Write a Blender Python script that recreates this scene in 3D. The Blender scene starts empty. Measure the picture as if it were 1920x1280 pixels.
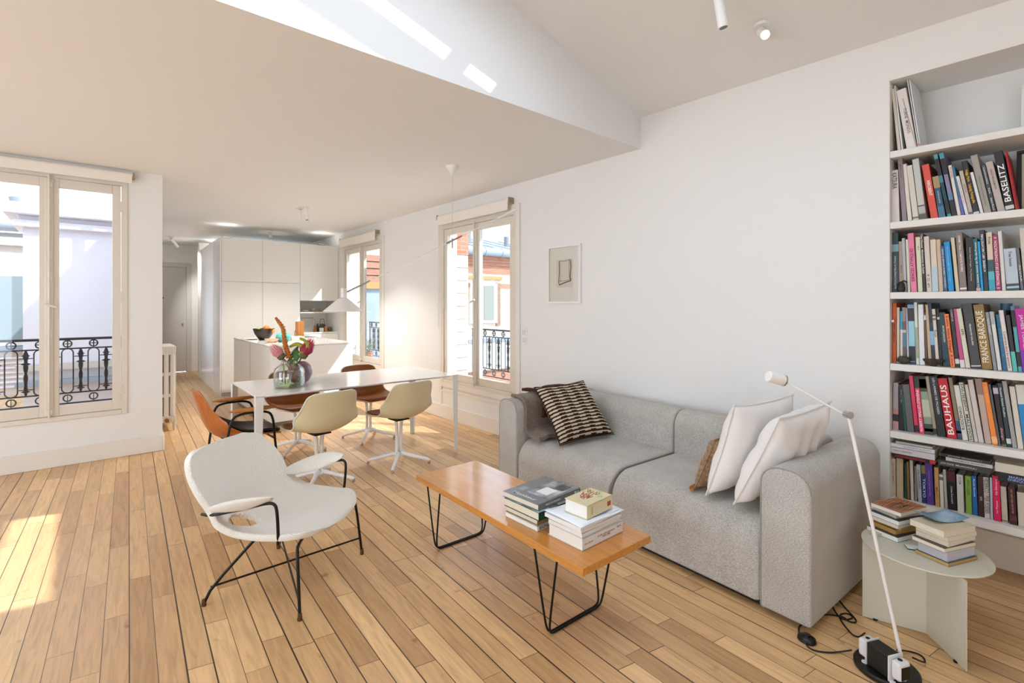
import bpy, bmesh, math, random
from mathutils import Vector, Matrix, Euler
R = math.radians
sc = bpy.context.scene
COL = sc.collection

# ------------------------------------------------------------ camera, sky, sun, exposure
CAM_YAW = 40.685
cam_d = bpy.data.cameras.new('camera')
cam_d.sensor_width = 36.0
cam_d.lens = 923.6 / 1920 * 36
cam_d.shift_y = -70 / 1920
cam_d.clip_start = 0.05
cam = bpy.data.objects.new('camera', cam_d)
cam.location = (0, 0, 1.43)
cam.rotation_euler = (R(90), 0, R(-CAM_YAW))
COL.objects.link(cam)
sc.camera = cam

world = bpy.data.worlds.new('sky')
sc.world = world
world.use_nodes = True
bg = world.node_tree.nodes['Background']
bg.inputs[0].default_value = (0.76, 0.875, 1.0, 1)
bg.inputs[1].default_value = 5.8

sun_d = bpy.data.lights.new('sun', 'SUN')
sun_d.energy = 11.0
sun_d.angle = R(0.6)
sun_d.color = (1.0, 0.95, 0.88)
sun = bpy.data.objects.new('sun', sun_d)
sun.rotation_euler = Vector((-0.74, 0.88, -1.0)).to_track_quat('-Z', 'Y').to_euler()
sun.location = (6, -6, 9)
COL.objects.link(sun)

vs = sc.view_settings
vs.view_transform = 'Standard'
vs.look = 'None'
vs.gamma = 1
vs.exposure = 0.22
vs.use_curve_mapping = False
sc.cycles.max_bounces = 10
sc.cycles.diffuse_bounces = 6
sc.cycles.glossy_bounces = 4
sc.cycles.transmission_bounces = 8
sc.cycles.transparent_max_bounces = 16
sc.cycles.sample_clamp_indirect = 6
sc.cycles.caustics_reflective = False
sc.cycles.caustics_refractive = False
try:
    sc.cycles.use_denoising = True
    sc.cycles.denoiser = 'OPENIMAGEDENOISE'
except Exception:
    pass

# ------------------------------------------------------------ materials
def lin(hx):
    c = []
    for i in (0, 2, 4):
        v = int(hx[i:i + 2], 16) / 255
        c.append(v / 12.92 if v <= .04045 else ((v + .055) / 1.055) ** 2.4)
    return (c[0], c[1], c[2], 1)
MATS = {}
def mat(name, hx='cccccc', rough=.6, metal=0, coat=0, bump=0, bscale=200, var=0, vscale=8, spec=.5, vhx=None, stretch=None, emit=0, trans=0, ior=1.45, sheen=0):
    if name in MATS: return MATS[name]
    m = bpy.data.materials.new(name); m.use_nodes = True
    nt = m.node_tree; b = nt.nodes['Principled BSDF']
    b.inputs['Base Color'].default_value = lin(hx)
    b.inputs['Roughness'].default_value = rough
    b.inputs['Metallic'].default_value = metal
    b.inputs['Specular IOR Level'].default_value = spec
    b.inputs['Coat Weight'].default_value = coat
    b.inputs['Coat Roughness'].default_value = .08
    b.inputs['Transmission Weight'].default_value = trans
    b.inputs['IOR'].default_value = ior
    b.inputs['Sheen Weight'].default_value = sheen
    if emit:
        b.inputs['Emission Color'].default_value = lin(hx); b.inputs['Emission Strength'].default_value = emit
    if var or bump:
        tc = nt.nodes.new('ShaderNodeTexCoord'); mp = nt.nodes.new('ShaderNodeMapping')
        nt.links.new(tc.outputs['Object'], mp.inputs[0])
        if stretch: mp.inputs['Scale'].default_value = stretch
        if var:
            n = nt.nodes.new('ShaderNodeTexNoise'); n.inputs['Scale'].default_value = vscale; n.inputs['Detail'].default_value = 5
            nt.links.new(mp.outputs[0], n.inputs['Vector'])
            rp = nt.nodes.new('ShaderNodeValToRGB'); rp.color_ramp.elements[0].position = .38; rp.color_ramp.elements[1].position = .62
            c0 = lin(hx); c1 = lin(vhx) if vhx else tuple(x * (1 - var) for x in c0[:3]) + (1,)
            rp.color_ramp.elements[0].color = c1; rp.color_ramp.elements[1].color = c0
            nt.links.new(n.outputs['Fac'], rp.inputs[0]); nt.links.new(rp.outputs[0], b.inputs['Base Color'])
        if bump:
            n2 = nt.nodes.new('ShaderNodeTexNoise'); n2.inputs['Scale'].default_value = bscale; n2.inputs['Detail'].default_value = 3
            nt.links.new(mp.outputs[0], n2.inputs['Vector'])
            bp = nt.nodes.new('ShaderNodeBump'); bp.inputs['Strength'].default_value = bump; bp.inputs['Distance'].default_value = .003
            nt.links.new(n2.outputs['Fac'], bp.inputs['Height']); nt.links.new(bp.outputs[0], b.inputs['Normal'])
    MATS[name] = m
    return m

def node_math(nt, op, a, b=None):
    n = nt.nodes.new('ShaderNodeMath'); n.operation = op
    for i, v in enumerate((a, b)):
        if v is None: continue
        if isinstance(v, (int, float)): n.inputs[i].default_value = v
        else: nt.links.new(v, n.inputs[i])
    return n.outputs[0]

def plank_floor():
    m = bpy.data.materials.new('oak_strip_floor'); m.use_nodes = True
    nt = m.node_tree; N = nt.nodes; L = nt.links; b = N['Principled BSDF']
    tc = N.new('ShaderNodeTexCoord'); mp = N.new('ShaderNodeMapping'); mp.inputs['Rotation'].default_value = (0, 0, R(2.8))
    L.new(tc.outputs['Object'], mp.inputs[0])
    sx = N.new('ShaderNodeSeparateXYZ'); L.new(mp.outputs[0], sx.inputs[0])
    u = node_math(nt, 'DIVIDE', sx.outputs['X'], .0885)
    row = node_math(nt, 'FLOOR', u); fu = node_math(nt, 'FRACT', u)
    wn = N.new('ShaderNodeTexWhiteNoise'); wn.noise_dimensions = '1D'; L.new(row, wn.inputs['W'])
    off = node_math(nt, 'MULTIPLY', wn.outputs['Value'], 7.3)
    ln = node_math(nt, 'ADD', node_math(nt, 'MULTIPLY', wn.outputs['Value'], .6), .72)
    v = node_math(nt, 'DIVIDE', node_math(nt, 'ADD', sx.outputs['Y'], off), ln)
    # slightly slanted butt joints
    v = node_math(nt, 'ADD', v, node_math(nt, 'MULTIPLY', fu, .012))
    brd = node_math(nt, 'FLOOR', v); fv = node_math(nt, 'FRACT', v)
    cb = N.new('ShaderNodeCombineXYZ'); L.new(row, cb.inputs[0]); L.new(brd, cb.inputs[1])
    w2 = N.new('ShaderNodeTexWhiteNoise'); w2.noise_dimensions = '2D'; L.new(cb.outputs[0], w2.inputs['Vector'])
    rp = N.new('ShaderNodeValToRGB'); L.new(w2.outputs['Value'], rp.inputs[0])
    e = rp.color_ramp.elements; e[0].color = lin('bd9365'); e[1].color = lin('ebc28f')
    for p, c in ((.15, 'cba274'), (.5, 'd6ad7d'), (.85, 'e0b885')):
        q = e.new(p); q.color = lin(c)
    # grain
    ofs = N.new('ShaderNodeVectorMath'); ofs.operation = 'MULTIPLY_ADD'
    L.new(w2.outputs['Color'], ofs.inputs[0]); ofs.inputs[1].default_value = (9, 9, 9); L.new(mp.outputs[0], ofs.inputs[2])
    mg = N.new('ShaderNodeMapping'); mg.inputs['Scale'].default_value = (14, 1.1, 1); L.new(ofs.outputs[0], mg.inputs[0])
    g = N.new('ShaderNodeTexNoise'); g.inputs['Scale'].default_value = 3.2; g.inputs['Detail'].default_value = 7; g.inputs['Distortion'].default_value = 1.1
    L.new(mg.outputs[0], g.inputs['Vector'])
    gr = N.new('ShaderNodeValToRGB'); L.new(g.outputs['Fac'], gr.inputs[0])
    gr.color_ramp.elements[0].position = .3; gr.color_ramp.elements[0].color = (.70, .67, .64, 1)
    gr.color_ramp.elements[1].position = .62; gr.color_ramp.elements[1].color = (1.04, 1.03, 1.0, 1)
    mx = N.new('ShaderNodeMix'); mx.data_type = 'RGBA'; mx.blend_type = 'MULTIPLY'; mx.inputs[0].default_value = .75
    L.new(rp.outputs[0], mx.inputs[6]); L.new(gr.outputs[0], mx.inputs[7])
    # knots and wear
    kn = N.new('ShaderNodeTexNoise'); kn.inputs['Scale'].default_value = 9; kn.inputs['Detail'].default_value = 2; L.new(ofs.outputs[0], kn.inputs['Vector'])
    kr = N.new('ShaderNodeValToRGB'); kr.color_ramp.elements[0].position = .71; kr.color_ramp.elements[0].color = (1, 1, 1, 1)
    kr.color_ramp.elements[1].position = .79; kr.color_ramp.elements[1].color = (.52, .42, .34, 1); L.new(kn.outputs['Fac'], kr.inputs[0])
    m2 = N.new('ShaderNodeMix'); m2.data_type = 'RGBA'; m2.blend_type = 'MULTIPLY'; m2.inputs[0].default_value = .8
    L.new(mx.outputs[2], m2.inputs[6]); L.new(kr.outputs[0], m2.inputs[7])
    # seams: long ones of uneven width, thin butt joints
    sw = node_math(nt, 'ADD', node_math(nt, 'MULTIPLY', node_math(nt, 'POWER', wn.outputs['Value'], 1.5), .05), .024)
    s1 = node_math(nt, 'LESS_THAN', fu, sw)
    s2 = node_math(nt, 'LESS_THAN', fv, .0024)
    seam = node_math(nt, 'MAXIMUM', s1, s2)
    m3 = N.new('ShaderNodeMix'); m3.data_type = 'RGBA'; L.new(seam, m3.inputs[0])
    L.new(m2.outputs[2], m3.inputs[6]); m3.inputs[7].default_value = lin('3a281b')
    L.new(m3.outputs[2], b.inputs['Base Color'])
    rr = N.new('ShaderNodeMapRange'); L.new(g.outputs['Fac'], rr.inputs[0]); rr.inputs[3].default_value = .30; rr.inputs[4].default_value = .42
    L.new(rr.outputs[0], b.inputs['Roughness'])
    b.inputs['Specular IOR Level'].default_value = .5
    hh = node_math(nt, 'SUBTRACT', node_math(nt, 'MULTIPLY', g.outputs['Fac'], .12), seam)
    bp = N.new('ShaderNodeBump'); bp.inputs['Strength'].default_value = .35; bp.inputs['Distance'].default_value = .0025
    L.new(hh, bp.inputs['Height']); L.new(bp.outputs[0], b.inputs['Normal'])
    return m

def brick_mat(name, c1, c2, mortar, scale=1, w=.22, h=.065, axis='X'):
    m = bpy.data.materials.new(name); m.use_nodes = True
    nt = m.node_tree; N = nt.nodes; L = nt.links; b = N['Principled BSDF']; b.inputs['Roughness'].default_value = .9
    tc = N.new('ShaderNodeTexCoord'); sx = N.new('ShaderNodeSeparateXYZ'); L.new(tc.outputs['Object'], sx.inputs[0])
    cb = N.new('ShaderNodeCombineXYZ'); L.new(sx.outputs[axis], cb.inputs[0]); L.new(sx.outputs['Z'], cb.inputs[1])
    br = N.new('ShaderNodeTexBrick'); L.new(cb.outputs[0], br.inputs[0])
    br.inputs['Color1'].default_value = lin(c1); br.inputs['Color2'].default_value = lin(c2); br.inputs['Mortar'].default_value = lin(mortar)
    br.inputs['Scale'].default_value = 1; br.inputs['Brick Width'].default_value = w; br.inputs['Row Height'].default_value = h
    br.inputs['Mortar Size'].default_value = .008
    L.new(br.outputs[0], b.inputs['Base Color'])
    MATS[name] = m
    return m

def clear_mat(name, tint, k=.04, pw=5, rough=.02):
    m = bpy.data.materials.new(name); m.use_nodes = True
    nt = m.node_tree; N = nt.nodes; L = nt.links; N.remove(N['Principled BSDF'])
    t = N.new('ShaderNodeBsdfTransparent'); g = N.new('ShaderNodeBsdfGlossy'); g.inputs['Roughness'].default_value = rough
    t.inputs[0].default_value = tint
    f = N.new('ShaderNodeLayerWeight'); f.inputs[0].default_value = .5
    a = node_math(nt, 'ADD', node_math(nt, 'MULTIPLY', node_math(nt, 'POWER', f.outputs['Facing'], pw), 1 - k), k)
    mx = N.new('ShaderNodeMixShader'); L.new(a, mx.inputs[0]); L.new(t.outputs[0], mx.inputs[1]); L.new(g.outputs[0], mx.inputs[2])
    L.new(mx.outputs[0], N['Material Output'].inputs[0])
    MATS[name] = m
    return m

FLOOR_M = plank_floor()
GLASS = clear_mat('window_glass', (.98, .985, .985, 1))
SKYGLASS = clear_mat('rooflight_glazing', (.66, .69, .72, 1))
DIMGLASS = clear_mat('view_dimming_glazing', (.70, .715, .73, 1))  # grey tint put into the panes to dim the bright view outside
WALL = mat('wall_paint', 'e8e7e5', .75, bump=.04, bscale=60)
CEIL = mat('ceiling_paint', 'e8e8e8', .8)
TRIM = mat('trim_paint', 'e6e1d8', .45)
WFRAME = mat('window_frame_paint', 'ddd6ca', .4)
CAB = mat('cabinet_lacquer', 'eeece6', .32)
ISL = mat('island_lacquer', 'ececea', .25)
DOORM = mat('door_paint', 'cfccc8', .5)
SHELF = mat('shelf_paint', 'e4e1dc', .5)
WMETAL = mat('white_metal', 'e9e8e6', .35)
BMETAL = mat('black_steel', '17130f', .4, metal=.4)
CHROME = mat('chrome', 'c8c8c8', .18, metal=1)
IRON = mat('painted_iron', '2b2d36', .5)
PAGES = mat('book_pages', 'e6dcc8', .85, var=.12, vscale=60, stretch=(1, 1, 30))
PAGESW = mat('white_pages', 'edeae2', .85, var=.08, vscale=60, stretch=(1, 1, 30))

# ------------------------------------------------------------ mesh helpers
class MB:
    def __init__(s): s.v = []; s.f = []
    def add(s, vs, fs):
        o = len(s.v); s.v += [tuple(p) for p in vs]; s.f += [tuple(i + o for i in f) for f in fs]; return s
    def box(s, lo, hi, rz=0, c=None):
        x0, y0, z0 = lo; x1, y1, z1 = hi
        vs = [(x0, y0, z0), (x1, y0, z0), (x1, y1, z0), (x0, y1, z0), (x0, y0, z1), (x1, y0, z1), (x1, y1, z1), (x0, y1, z1)]
        if rz:
            cx, cy = c or ((x0 + x1) / 2, (y0 + y1) / 2); ca, sa = math.cos(rz), math.sin(rz)
            vs = [(cx + (x - cx) * ca - (y - cy) * sa, cy + (x - cx) * sa + (y - cy) * ca, z) for x, y, z in vs]
        return s.add(vs, [(3, 2, 1, 0), (4, 5, 6, 7), (0, 1, 5, 4), (1, 2, 6, 5), (2, 3, 7, 6), (3, 0, 4, 7)])
    def cyl(s, p0, p1, r0, r1=None, n=16, cap=True):
        r1 = r0 if r1 is None else r1
        p0, p1 = Vector(p0), Vector(p1); d = (p1 - p0).normalized()
        a = d.orthogonal().normalized(); b = d.cross(a)
        vs = []
        for p, r in ((p0, r0), (p1, r1)):
            for k in range(n):
                t = 2 * math.pi * k / n; vs.append(p + (a * math.cos(t) + b * math.sin(t)) * r)
        fs = [(k, (k + 1) % n, n + (k + 1) % n, n + k) for k in range(n)]
        if cap: fs += [tuple(range(n))[::-1], tuple(range(n, 2 * n))]
        return s.add(vs, fs)
    def tube(s, pts, r, n=8, smooth=0, flat=None):
        pts = [Vector(p) for p in pts]
        if smooth:
            for _ in range(smooth):
                q = [pts[0]]
                for i in range(len(pts) - 1):
                    q += [pts[i] * .75 + pts[i + 1] * .25, pts[i] * .25 + pts[i + 1] * .75]
                pts = q + [pts[-1]]
        vs = []; N = len(pts); rs = r if isinstance(r, (list, tuple)) else None
        t0 = (pts[1] - pts[0]).normalized(); a = t0.orthogonal().normalized()
        for i, p in enumerate(pts):
            t = (pts[min(i + 1, N - 1)] - pts[max(i - 1, 0)]).normalized()
            a = (a - t * a.dot(t)).normalized(); b = t.cross(a)
            rr = r if rs is None else rs[0] + (rs[-1] - rs[0]) * i / (N - 1)
            for k in range(n):
                w = 2 * math.pi * k / n; vs.append(p + (a * math.cos(w) + b * math.sin(w)) * rr)
        fs = [(i * n + k, i * n + (k + 1) % n, (i + 1) * n + (k + 1) % n, (i + 1) * n + k) for i in range(N - 1) for k in range(n)]
        fs += [tuple(range(n))[::-1], tuple(range((N - 1) * n, N * n))]
        return s.add(vs, fs)
    def lathe(s, prof, n=32, c=(0, 0, 0), sx=1, sy=1, cap=True):
        vs = [(c[0] + r * sx * math.cos(2 * math.pi * k / n), c[1] + r * sy * math.sin(2 * math.pi * k / n), c[2] + z) for r, z in prof for k in range(n)]
        m = len(prof)
        fs = [(i * n + k, i * n + (k + 1) % n, (i + 1) * n + (k + 1) % n, (i + 1) * n + k) for i in range(m - 1) for k in range(n)]
        if cap:
            if prof[0][0] > 1e-5: fs.append(tuple(range(n))[::-1])
            if prof[-1][0] > 1e-5: fs.append(tuple(range((m - 1) * n, m * n)))
        return s.add(vs, fs)
    def prism(s, poly, d, ax='Z', o=0):
        # polygon in the plane across axis ax, extruded from o to o+d
        n = len(poly); vs = []
        for h in (o, o + d):
            for p, q in poly:
                vs.append({'Z': (p, q, h), 'Y': (p, h, q), 'X': (h, p, q)}[ax])
        fs = [(k, (k + 1) % n, n + (k + 1) % n, n + k) for k in range(n)] + [tuple(range(n))[::-1], tuple(range(n, 2 * n))]
        return s.add(vs, fs)
    def grid(s, fn, nu, nv, skip=None, closed=False):
        vs = [fn(i / nu, j / nv) for j in range(nv + 1) for i in range(nu + 1)]
        fs = [(j * (nu + 1) + i, j * (nu + 1) + i + 1, (j + 1) * (nu + 1) + i + 1, (j + 1) * (nu + 1) + i) for j in range(nv) for i in range(nu) if not (skip and skip((i + .5) / nu, (j + .5) / nv))]
        return s.add(vs, fs)
    def obj(s, name, m, parent=None, bevel=0, seg=3, sub=0, smooth=True, solid=0, weld=False, ang=35, loc=None, rot=None, soff=0):
        me = bpy.data.meshes.new(name)
        if weld or True:
            bm = bmesh.new()
            vv = [bm.verts.new(p) for p in s.v]
            for f in s.f:
                try: bm.faces.new([vv[i] for i in f])
                except ValueError: pass
            if weld: bmesh.ops.remove_doubles(bm, verts=bm.verts, dist=1e-4)
            lv = [v for v in bm.verts if not v.link_faces]
            if lv: bmesh.ops.delete(bm, geom=lv, context='VERTS')
            bmesh.ops.recalc_face_normals(bm, faces=bm.faces)
            bm.to_mesh(me); bm.free()
        me.materials.append(m)
        if smooth:
            me.polygons.foreach_set('use_smooth', [True] * len(me.polygons))
            try: me.set_sharp_from_angle(angle=R(ang))
            except Exception: pass
        o = bpy.data.objects.new(name, me); COL.objects.link(o)
        if parent is not None: o.parent = parent
        if loc: o.location = loc
        if rot: o.rotation_euler = rot
        if solid:
            q = o.modifiers.new('solid', 'SOLIDIFY'); q.thickness = solid; q.offset = soff
        if sub:
            q = o.modifiers.new('sub', 'SUBSURF'); q.levels = sub; q.render_levels = sub
        if bevel:
            q = o.modifiers.new('bevel', 'BEVEL'); q.width = bevel; q.segments = seg; q.limit_method = 'ANGLE'; q.angle_limit = R(40)
            if seg > 2:
                me.polygons.foreach_set('use_smooth', [True] * len(me.polygons))
                q.harden_normals = False
        return o

def tag(o, label=None, cat=None, group=None, kind=None):
    if label: o['label'] = label
    if cat: o['category'] = cat
    if group: o['group'] = group
    if kind: o['kind'] = kind
    return o
def thing(name, label, cat, loc=(0, 0, 0), rz=0, group=None, rot=None):
    o = bpy.data.objects.new(name, None); COL.objects.link(o)
    o.location = loc; o.rotation_euler = rot or (0, 0, rz)
    return tag(o, label, cat, group)
def struct(o, label=None): return tag(o, label, kind='structure')
def text(name, body, m, size, parent, loc, rot, width=None, xs=1.0, space=.8):
    c = bpy.data.curves.new(name, 'FONT'); c.body = body; c.size = size; c.align_x = 'CENTER'; c.align_y = 'CENTER'
    c.resolution_u = 2; c.space_line = space; c.offset = .012 * size
    tmp = bpy.data.objects.new('tmp', c); COL.objects.link(tmp)
    bpy.context.view_layer.update()
    me = bpy.data.meshes.new_from_object(tmp.evaluated_get(bpy.context.evaluated_depsgraph_get()))
    bpy.data.objects.remove(tmp)
    me.name = name; me.materials.clear(); me.materials.append(m)
    o = bpy.data.objects.new(name, me); COL.objects.link(o); o.parent = parent; o.location = loc; o.rotation_euler = rot
    if width and len(me.vertices):
        xs_ = [v.co.x for v in me.vertices]; w = max(xs_) - min(xs_)
        if w > 0: o.scale = (width / w, 1, 1)
    return o
def rbox(lo, hi): return MB().box(lo, hi)
def copy_tree(o, parent=None):
    c = o.copy(); COL.objects.link(c); c.parent = parent
    for ch in list(o.children): copy_tree(ch, c)
    return c
def bar3(mb, p0, p1, w, h):
    """box beam between two points, w across (horizontal), h high"""
    p0, p1 = Vector(p0), Vector(p1); d = (p1 - p0).normalized()
    up = Vector((0, 0, 1)) if abs(d.z) < .95 else Vector((0, 1, 0))
    a = d.cross(up).normalized(); b = a.cross(d)
    vs = [p + a * (sx * w / 2) + b * (sz * h / 2) for p in (p0, p1) for sx, sz in ((-1, -1), (1, -1), (1, 1), (-1, 1))]
    return mb.add(vs, [(3, 2, 1, 0), (4, 5, 6, 7), (0, 1, 5, 4), (1, 2, 6, 5), (2, 3, 7, 6), (3, 0, 4, 7)])
# ------------------------------------------------------------ room shell
WX = 3.40; YL = 5.90; CZ = 2.69; XL = -3.3; YB = -2.6; YD = 12.4
NY0, NY1, NZ, ND = 0.715, -0.95, 2.679, .35      # bookcase niche in the right wall
def wall_with_holes(mb, axis, c0, c1, a0, a1, z0, z1, holes):
    """slab between c0..c1 on the thickness axis, spanning a0..a1, with rectangular holes (a0,a1,z0,z1)"""
    xs = sorted({a0, a1, *[h[0] for h in holes], *[h[1] for h in holes]})
    for i in range(len(xs) - 1):
        l, r_ = xs[i], xs[i + 1]; zz = z0
        for h in sorted([h for h in holes if h[0] <= l and h[1] >= r_], key=lambda q: q[2]):
            if h[2] > zz: mb.box((c0, l, zz) if axis == 'X' else (l, c0, zz), (c1, r_, h[2]) if axis == 'X' else (r_, c1, h[2]))
            zz = h[3]
        if zz < z1: mb.box((c0, l, zz) if axis == 'X' else (l, c0, zz), (c1, r_, z1) if axis == 'X' else (r_, c1, z1))
    return mb
struct(MB().box((XL - .2, YB - .2, -.2), (4.0, YD + .3, 0)).obj('floor', FLOOR_M, smooth=False))
W1 = (3.88, 5.31, .45, 2.42); W2 = (6.98, 8.47, .45, 2.42)
w = wall_with_holes(MB(), 'X', WX, WX + .22, NY0, YD, 0, 3.1, [W1, W2])
w.box((WX + ND, NY1, 0), (WX + ND + .15, NY0, NZ))                    # back of the niche
w.box((WX, NY1, NZ), (WX + ND + .15, NY0, 3.1))
w.box((WX + .22, NY0, 0), (WX + ND + .15, NY0 + .1, NZ))
w.box((WX, YB, 0), (WX + ND + .15, NY1, 3.1))
struct(w.obj('wall_right', WALL, smooth=False))
LW = (-.80, .279, .402, 2.59); LW2 = (-2.75, -1.67, .402, 2.59)
w = wall_with_holes(MB(), 'Y', YL, YL + .2, XL - .2, .55, 0, CZ + .1, [LW, LW2])
wall_with_holes(w, 'X', .44, .55, YL + .2, YD, 0, CZ + .05, [(9.25, 10.45, .6, 2.4)])
struct(w.obj('wall_window_side', WALL, smooth=False))
DX0, DX1, DZ = .62, 1.60, 2.24
w = wall_with_holes(MB(), 'Y', YD, YD + .15, .35, WX, 0, CZ + .1, [(DX0, DX1, 0, DZ)])
struct(w.obj('wall_corridor_end', WALL, smooth=False))
# unseen walls behind the camera, with wide window openings that let daylight in
w = wall_with_holes(MB(), 'X', XL - .2, XL, YB, YL, 0, 5.1, [(.5, 2.1, .3, 2.5), (3.0, 4.7, .3, 2.5)])
struct(w.obj('wall_left', WALL, smooth=False))
w = wall_with_holes(MB(), 'Y', YB - .2, YB, XL - .2, WX + .5, 0, 5.1, [(-2.9, -1.2, .3, 2.5)])
struct(w.obj('wall_behind', WALL, smooth=False))
# low ceiling beyond the soffit, and the kitchen end that dips towards the cupboards
c = MB().box((XL, 2.350, CZ), (WX, YL + .2, CZ + .12)); c.box((.55, YL + .2, CZ), (WX, 8.80, CZ + .06))
c.box((XL, 2.350, CZ + .12), (WX, 2.47, 5.0))
struct(c.obj('ceiling', CEIL, smooth=False))
c = MB()
c.add([(.55, 8.80, CZ), (WX, 8.80, CZ), (WX, 10.75, CZ - .05), (.55, 10.75, CZ - .02), (.55, 8.80, CZ + .06), (WX, 8.80, CZ + .06), (WX, 10.75, CZ + .06), (.55, 10.75, CZ + .06)],
      [(3, 2, 1, 0), (4, 5, 6, 7), (0, 1, 5, 4), (1, 2, 6, 5), (2, 3, 7, 6), (3, 0, 4, 7)])
c.box((.55, 10.75, CZ - .02), (1.95, YD, CZ + .06)); c.box((3.25, 10.75, CZ - .05), (WX, YD, CZ + .06)); c.box((1.95, 11.12, CZ - .05), (3.25, YD, CZ + .06))
struct(c.obj('ceiling_kitchen', CEIL, smooth=False))
# sloping roof ceiling with the skylight openings
def zr(x, y): return 2.945 + .29 * (WX - x) + .018 * (y - 2.35)
xs = [XL - .2, .25, 1.97, 2.06, 2.30, WX + .1]; ys = [YB - .2, -1.6, -.1, .35, 1.70, 1.81, 1.92, 2.48]
holes = {(i, j) for i in (1, 3) for j in (3, 5)}
c = MB()
for i in range(5):
    for j in range(7):
        if (i, j) in holes: continue
        x0, x1, y0, y1 = xs[i], xs[i + 1], ys[j], ys[j + 1]
        q = [(x0, y0), (x1, y0), (x1, y1), (x0, y1)]
        c.add([(x, y, zr(x, y)) for x, y in q] + [(x, y, zr(x, y) + .07) for x, y in q],
              [(3, 2, 1, 0), (4, 5, 6, 7), (0, 1, 5, 4), (1, 2, 6, 5), (2, 3, 7, 6), (3, 0, 4, 7)])
struct(c.obj('ceiling_sloping', CEIL, smooth=False))
g = MB().add([(x, y, zr(x, y) + .05) for x, y in ((.22, .3), (2.32, .3), (2.32, 1.95), (.22, 1.95))], [(0, 1, 2, 3)])
struct(g.obj('window_4', SKYGLASS, smooth=False))
# baseboards
struct(MB().box((WX - .018, NY0 + .02, 0), (WX, 8.72, .165)).obj('baseboard_right', TRIM, bevel=.004, seg=2))
b = MB().box((XL, YL - .018, 0), (.55, YL, .155)); b.box((.55, YL - .018, 0), (.568, YD, .155))
struct(b.obj('baseboard_left', TRIM, bevel=.004, seg=2))
struct(MB().box((WX + ND - .018, NY1, 0), (WX + ND, NY0, .19)).obj('baseboard_niche', TRIM, bevel=.004, seg=2))

# ------------------------------------------------------------ french windows
def french(name, c, y0, y1, z0, z1, side, sill=True):
    """window in the X=c plane between y0<y1 (built in local coords: u along, t outwards)"""
    root = bpy.data.objects.new(name, None); COL.objects.link(root); struct(root)
    if side == 'R': root.location = (c, 0, 0); conv = lambda u, t, z: (t, u, z)
    elif side == 'C': root.location = (c, 0, 0); conv = lambda u, t, z: (-t, u, z)
    else: root.location = (0, c, 0); conv = lambda u, t, z: (u, t, z)
    def bx(mb, u0, u1, t0, t1, a, b_):
        p = conv(u0, t0, a); q = conv(u1, t1, b_); mb.box(tuple(map(min, p, q)), tuple(map(max, p, q)))
    fr = MB(); e = .045
    for (u0, u1, a, b_) in ((y0, y0 + e, z0, z1), (y1 - e, y1, z0, z1), (y0 + e, y1 - e, z1 - .05, z1), (y0 + e, y1 - e, z0, z0 + .04)):
        bx(fr, u0, u1, -.012, .06, a, b_)
    fr.obj('frame', WFRAME, root, bevel=.003, seg=2)
    mid = (y0 + y1) / 2
    st = .062
    for k, (a, b_) in enumerate(((y0 + e + .004, mid - .002), (mid + .002, y1 - e - .004))):
        s = MB(); lo, hi = z0 + .046, z1 - .056
        bx(s, a, a + st, .0, .05, lo, hi); bx(s, b_ - st, b_, .0, .05, lo, hi)
        bx(s, a + st, b_ - st, .0, .05, lo, lo + .085); bx(s, a + st, b_ - st, .0, .05, hi - .075, hi)
        so = s.obj('sash', WFRAME, root, bevel=.003, seg=2)
        g = MB(); bx(g, a + st - .005, b_ - st + .005, .024, .028, lo + .08, hi - .07)
        g.obj('pane', GLASS if side == 'C' else DIMGLASS, so, smooth=False)
    h = MB()
    bx(h, mid - .028, mid + .028, -.016, .0, z0 + .05, z1 - .06)
    h.obj('astragal', WFRAME, root, bevel=.008, seg=3)
    r = MB(); p = conv(mid, -.032, 0)
    r.cyl((p[0], p[1], z0 + .03), (p[0], p[1], z1 - .03), .008, n=10)
    for zz in (z0 + .09, z0 + .75, z0 + 1.25, z1 - .75, z1 - .12):
        bx(r, mid - .02, mid + .02, -.034, -.012, zz - .018, zz + .018)
    q = conv(mid + .05, -.05, z0 + 1.0); p = conv(mid - .03, -.045, z0 + 1.03)
    r.tube([p, q], .011, 8)
    r.obj('bolt_rod', mat('ivory_enamel', 'ddd5c6', .3), root)
    hg = MB()
    for u in (y0 + e, y1 - e):
        for zz in (z0 + .25, (z0 + z1) / 2, z1 - .25):
            bx(hg, u - .009, u + .009, -.016, .0, zz - .05, zz + .05)
    hg.obj('hinge', WFRAME, root)
    return root
french('window_1', YL, *LW[:2], *LW[2:], 'L')
french('added_window_5', YL, *LW2[:2], *LW2[2:], 'L')  # unseen window further left, added to let in more daylight
french('window_6', .55, 9.25, 10.45, .6, 2.4, 'C')
french('window_2', WX, *W1[:2], *W1[2:], 'R')
french('window_3', WX, *W2[:2], *W2[2:], 'R')
# flat casings round the right hand windows
for i, Wn in enumerate((W1, W2)):
    t = MB(); a, b_, z0, z1 = Wn
    for lo, hi in (((WX - .014, a - .06, z0 - .1), (WX, a, z1 + .06)), ((WX - .014, b_, z0 - .1), (WX, b_ + .06, z1 + .06)), ((WX - .014, a, z0 - .06), (WX, b_, z0)), ((WX - .014, a, z1), (WX, b_, z1 + .06))):
        t.box(lo, hi)
    struct(t.obj('trim_%d' % (i + 1), TRIM, bevel=.003, seg=2))
    p = MB()
    p.box((WX - .006, a - .03, .16), (WX, a, z0 - .07)); p.box((WX - .006, b_, .16), (WX, b_ + .03, z0 - .07)); p.box((WX - .006, a, z0 - .12), (WX, b_, z0 - .09))
    struct(p.obj('trim_%d' % (i + 3), TRIM))
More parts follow.
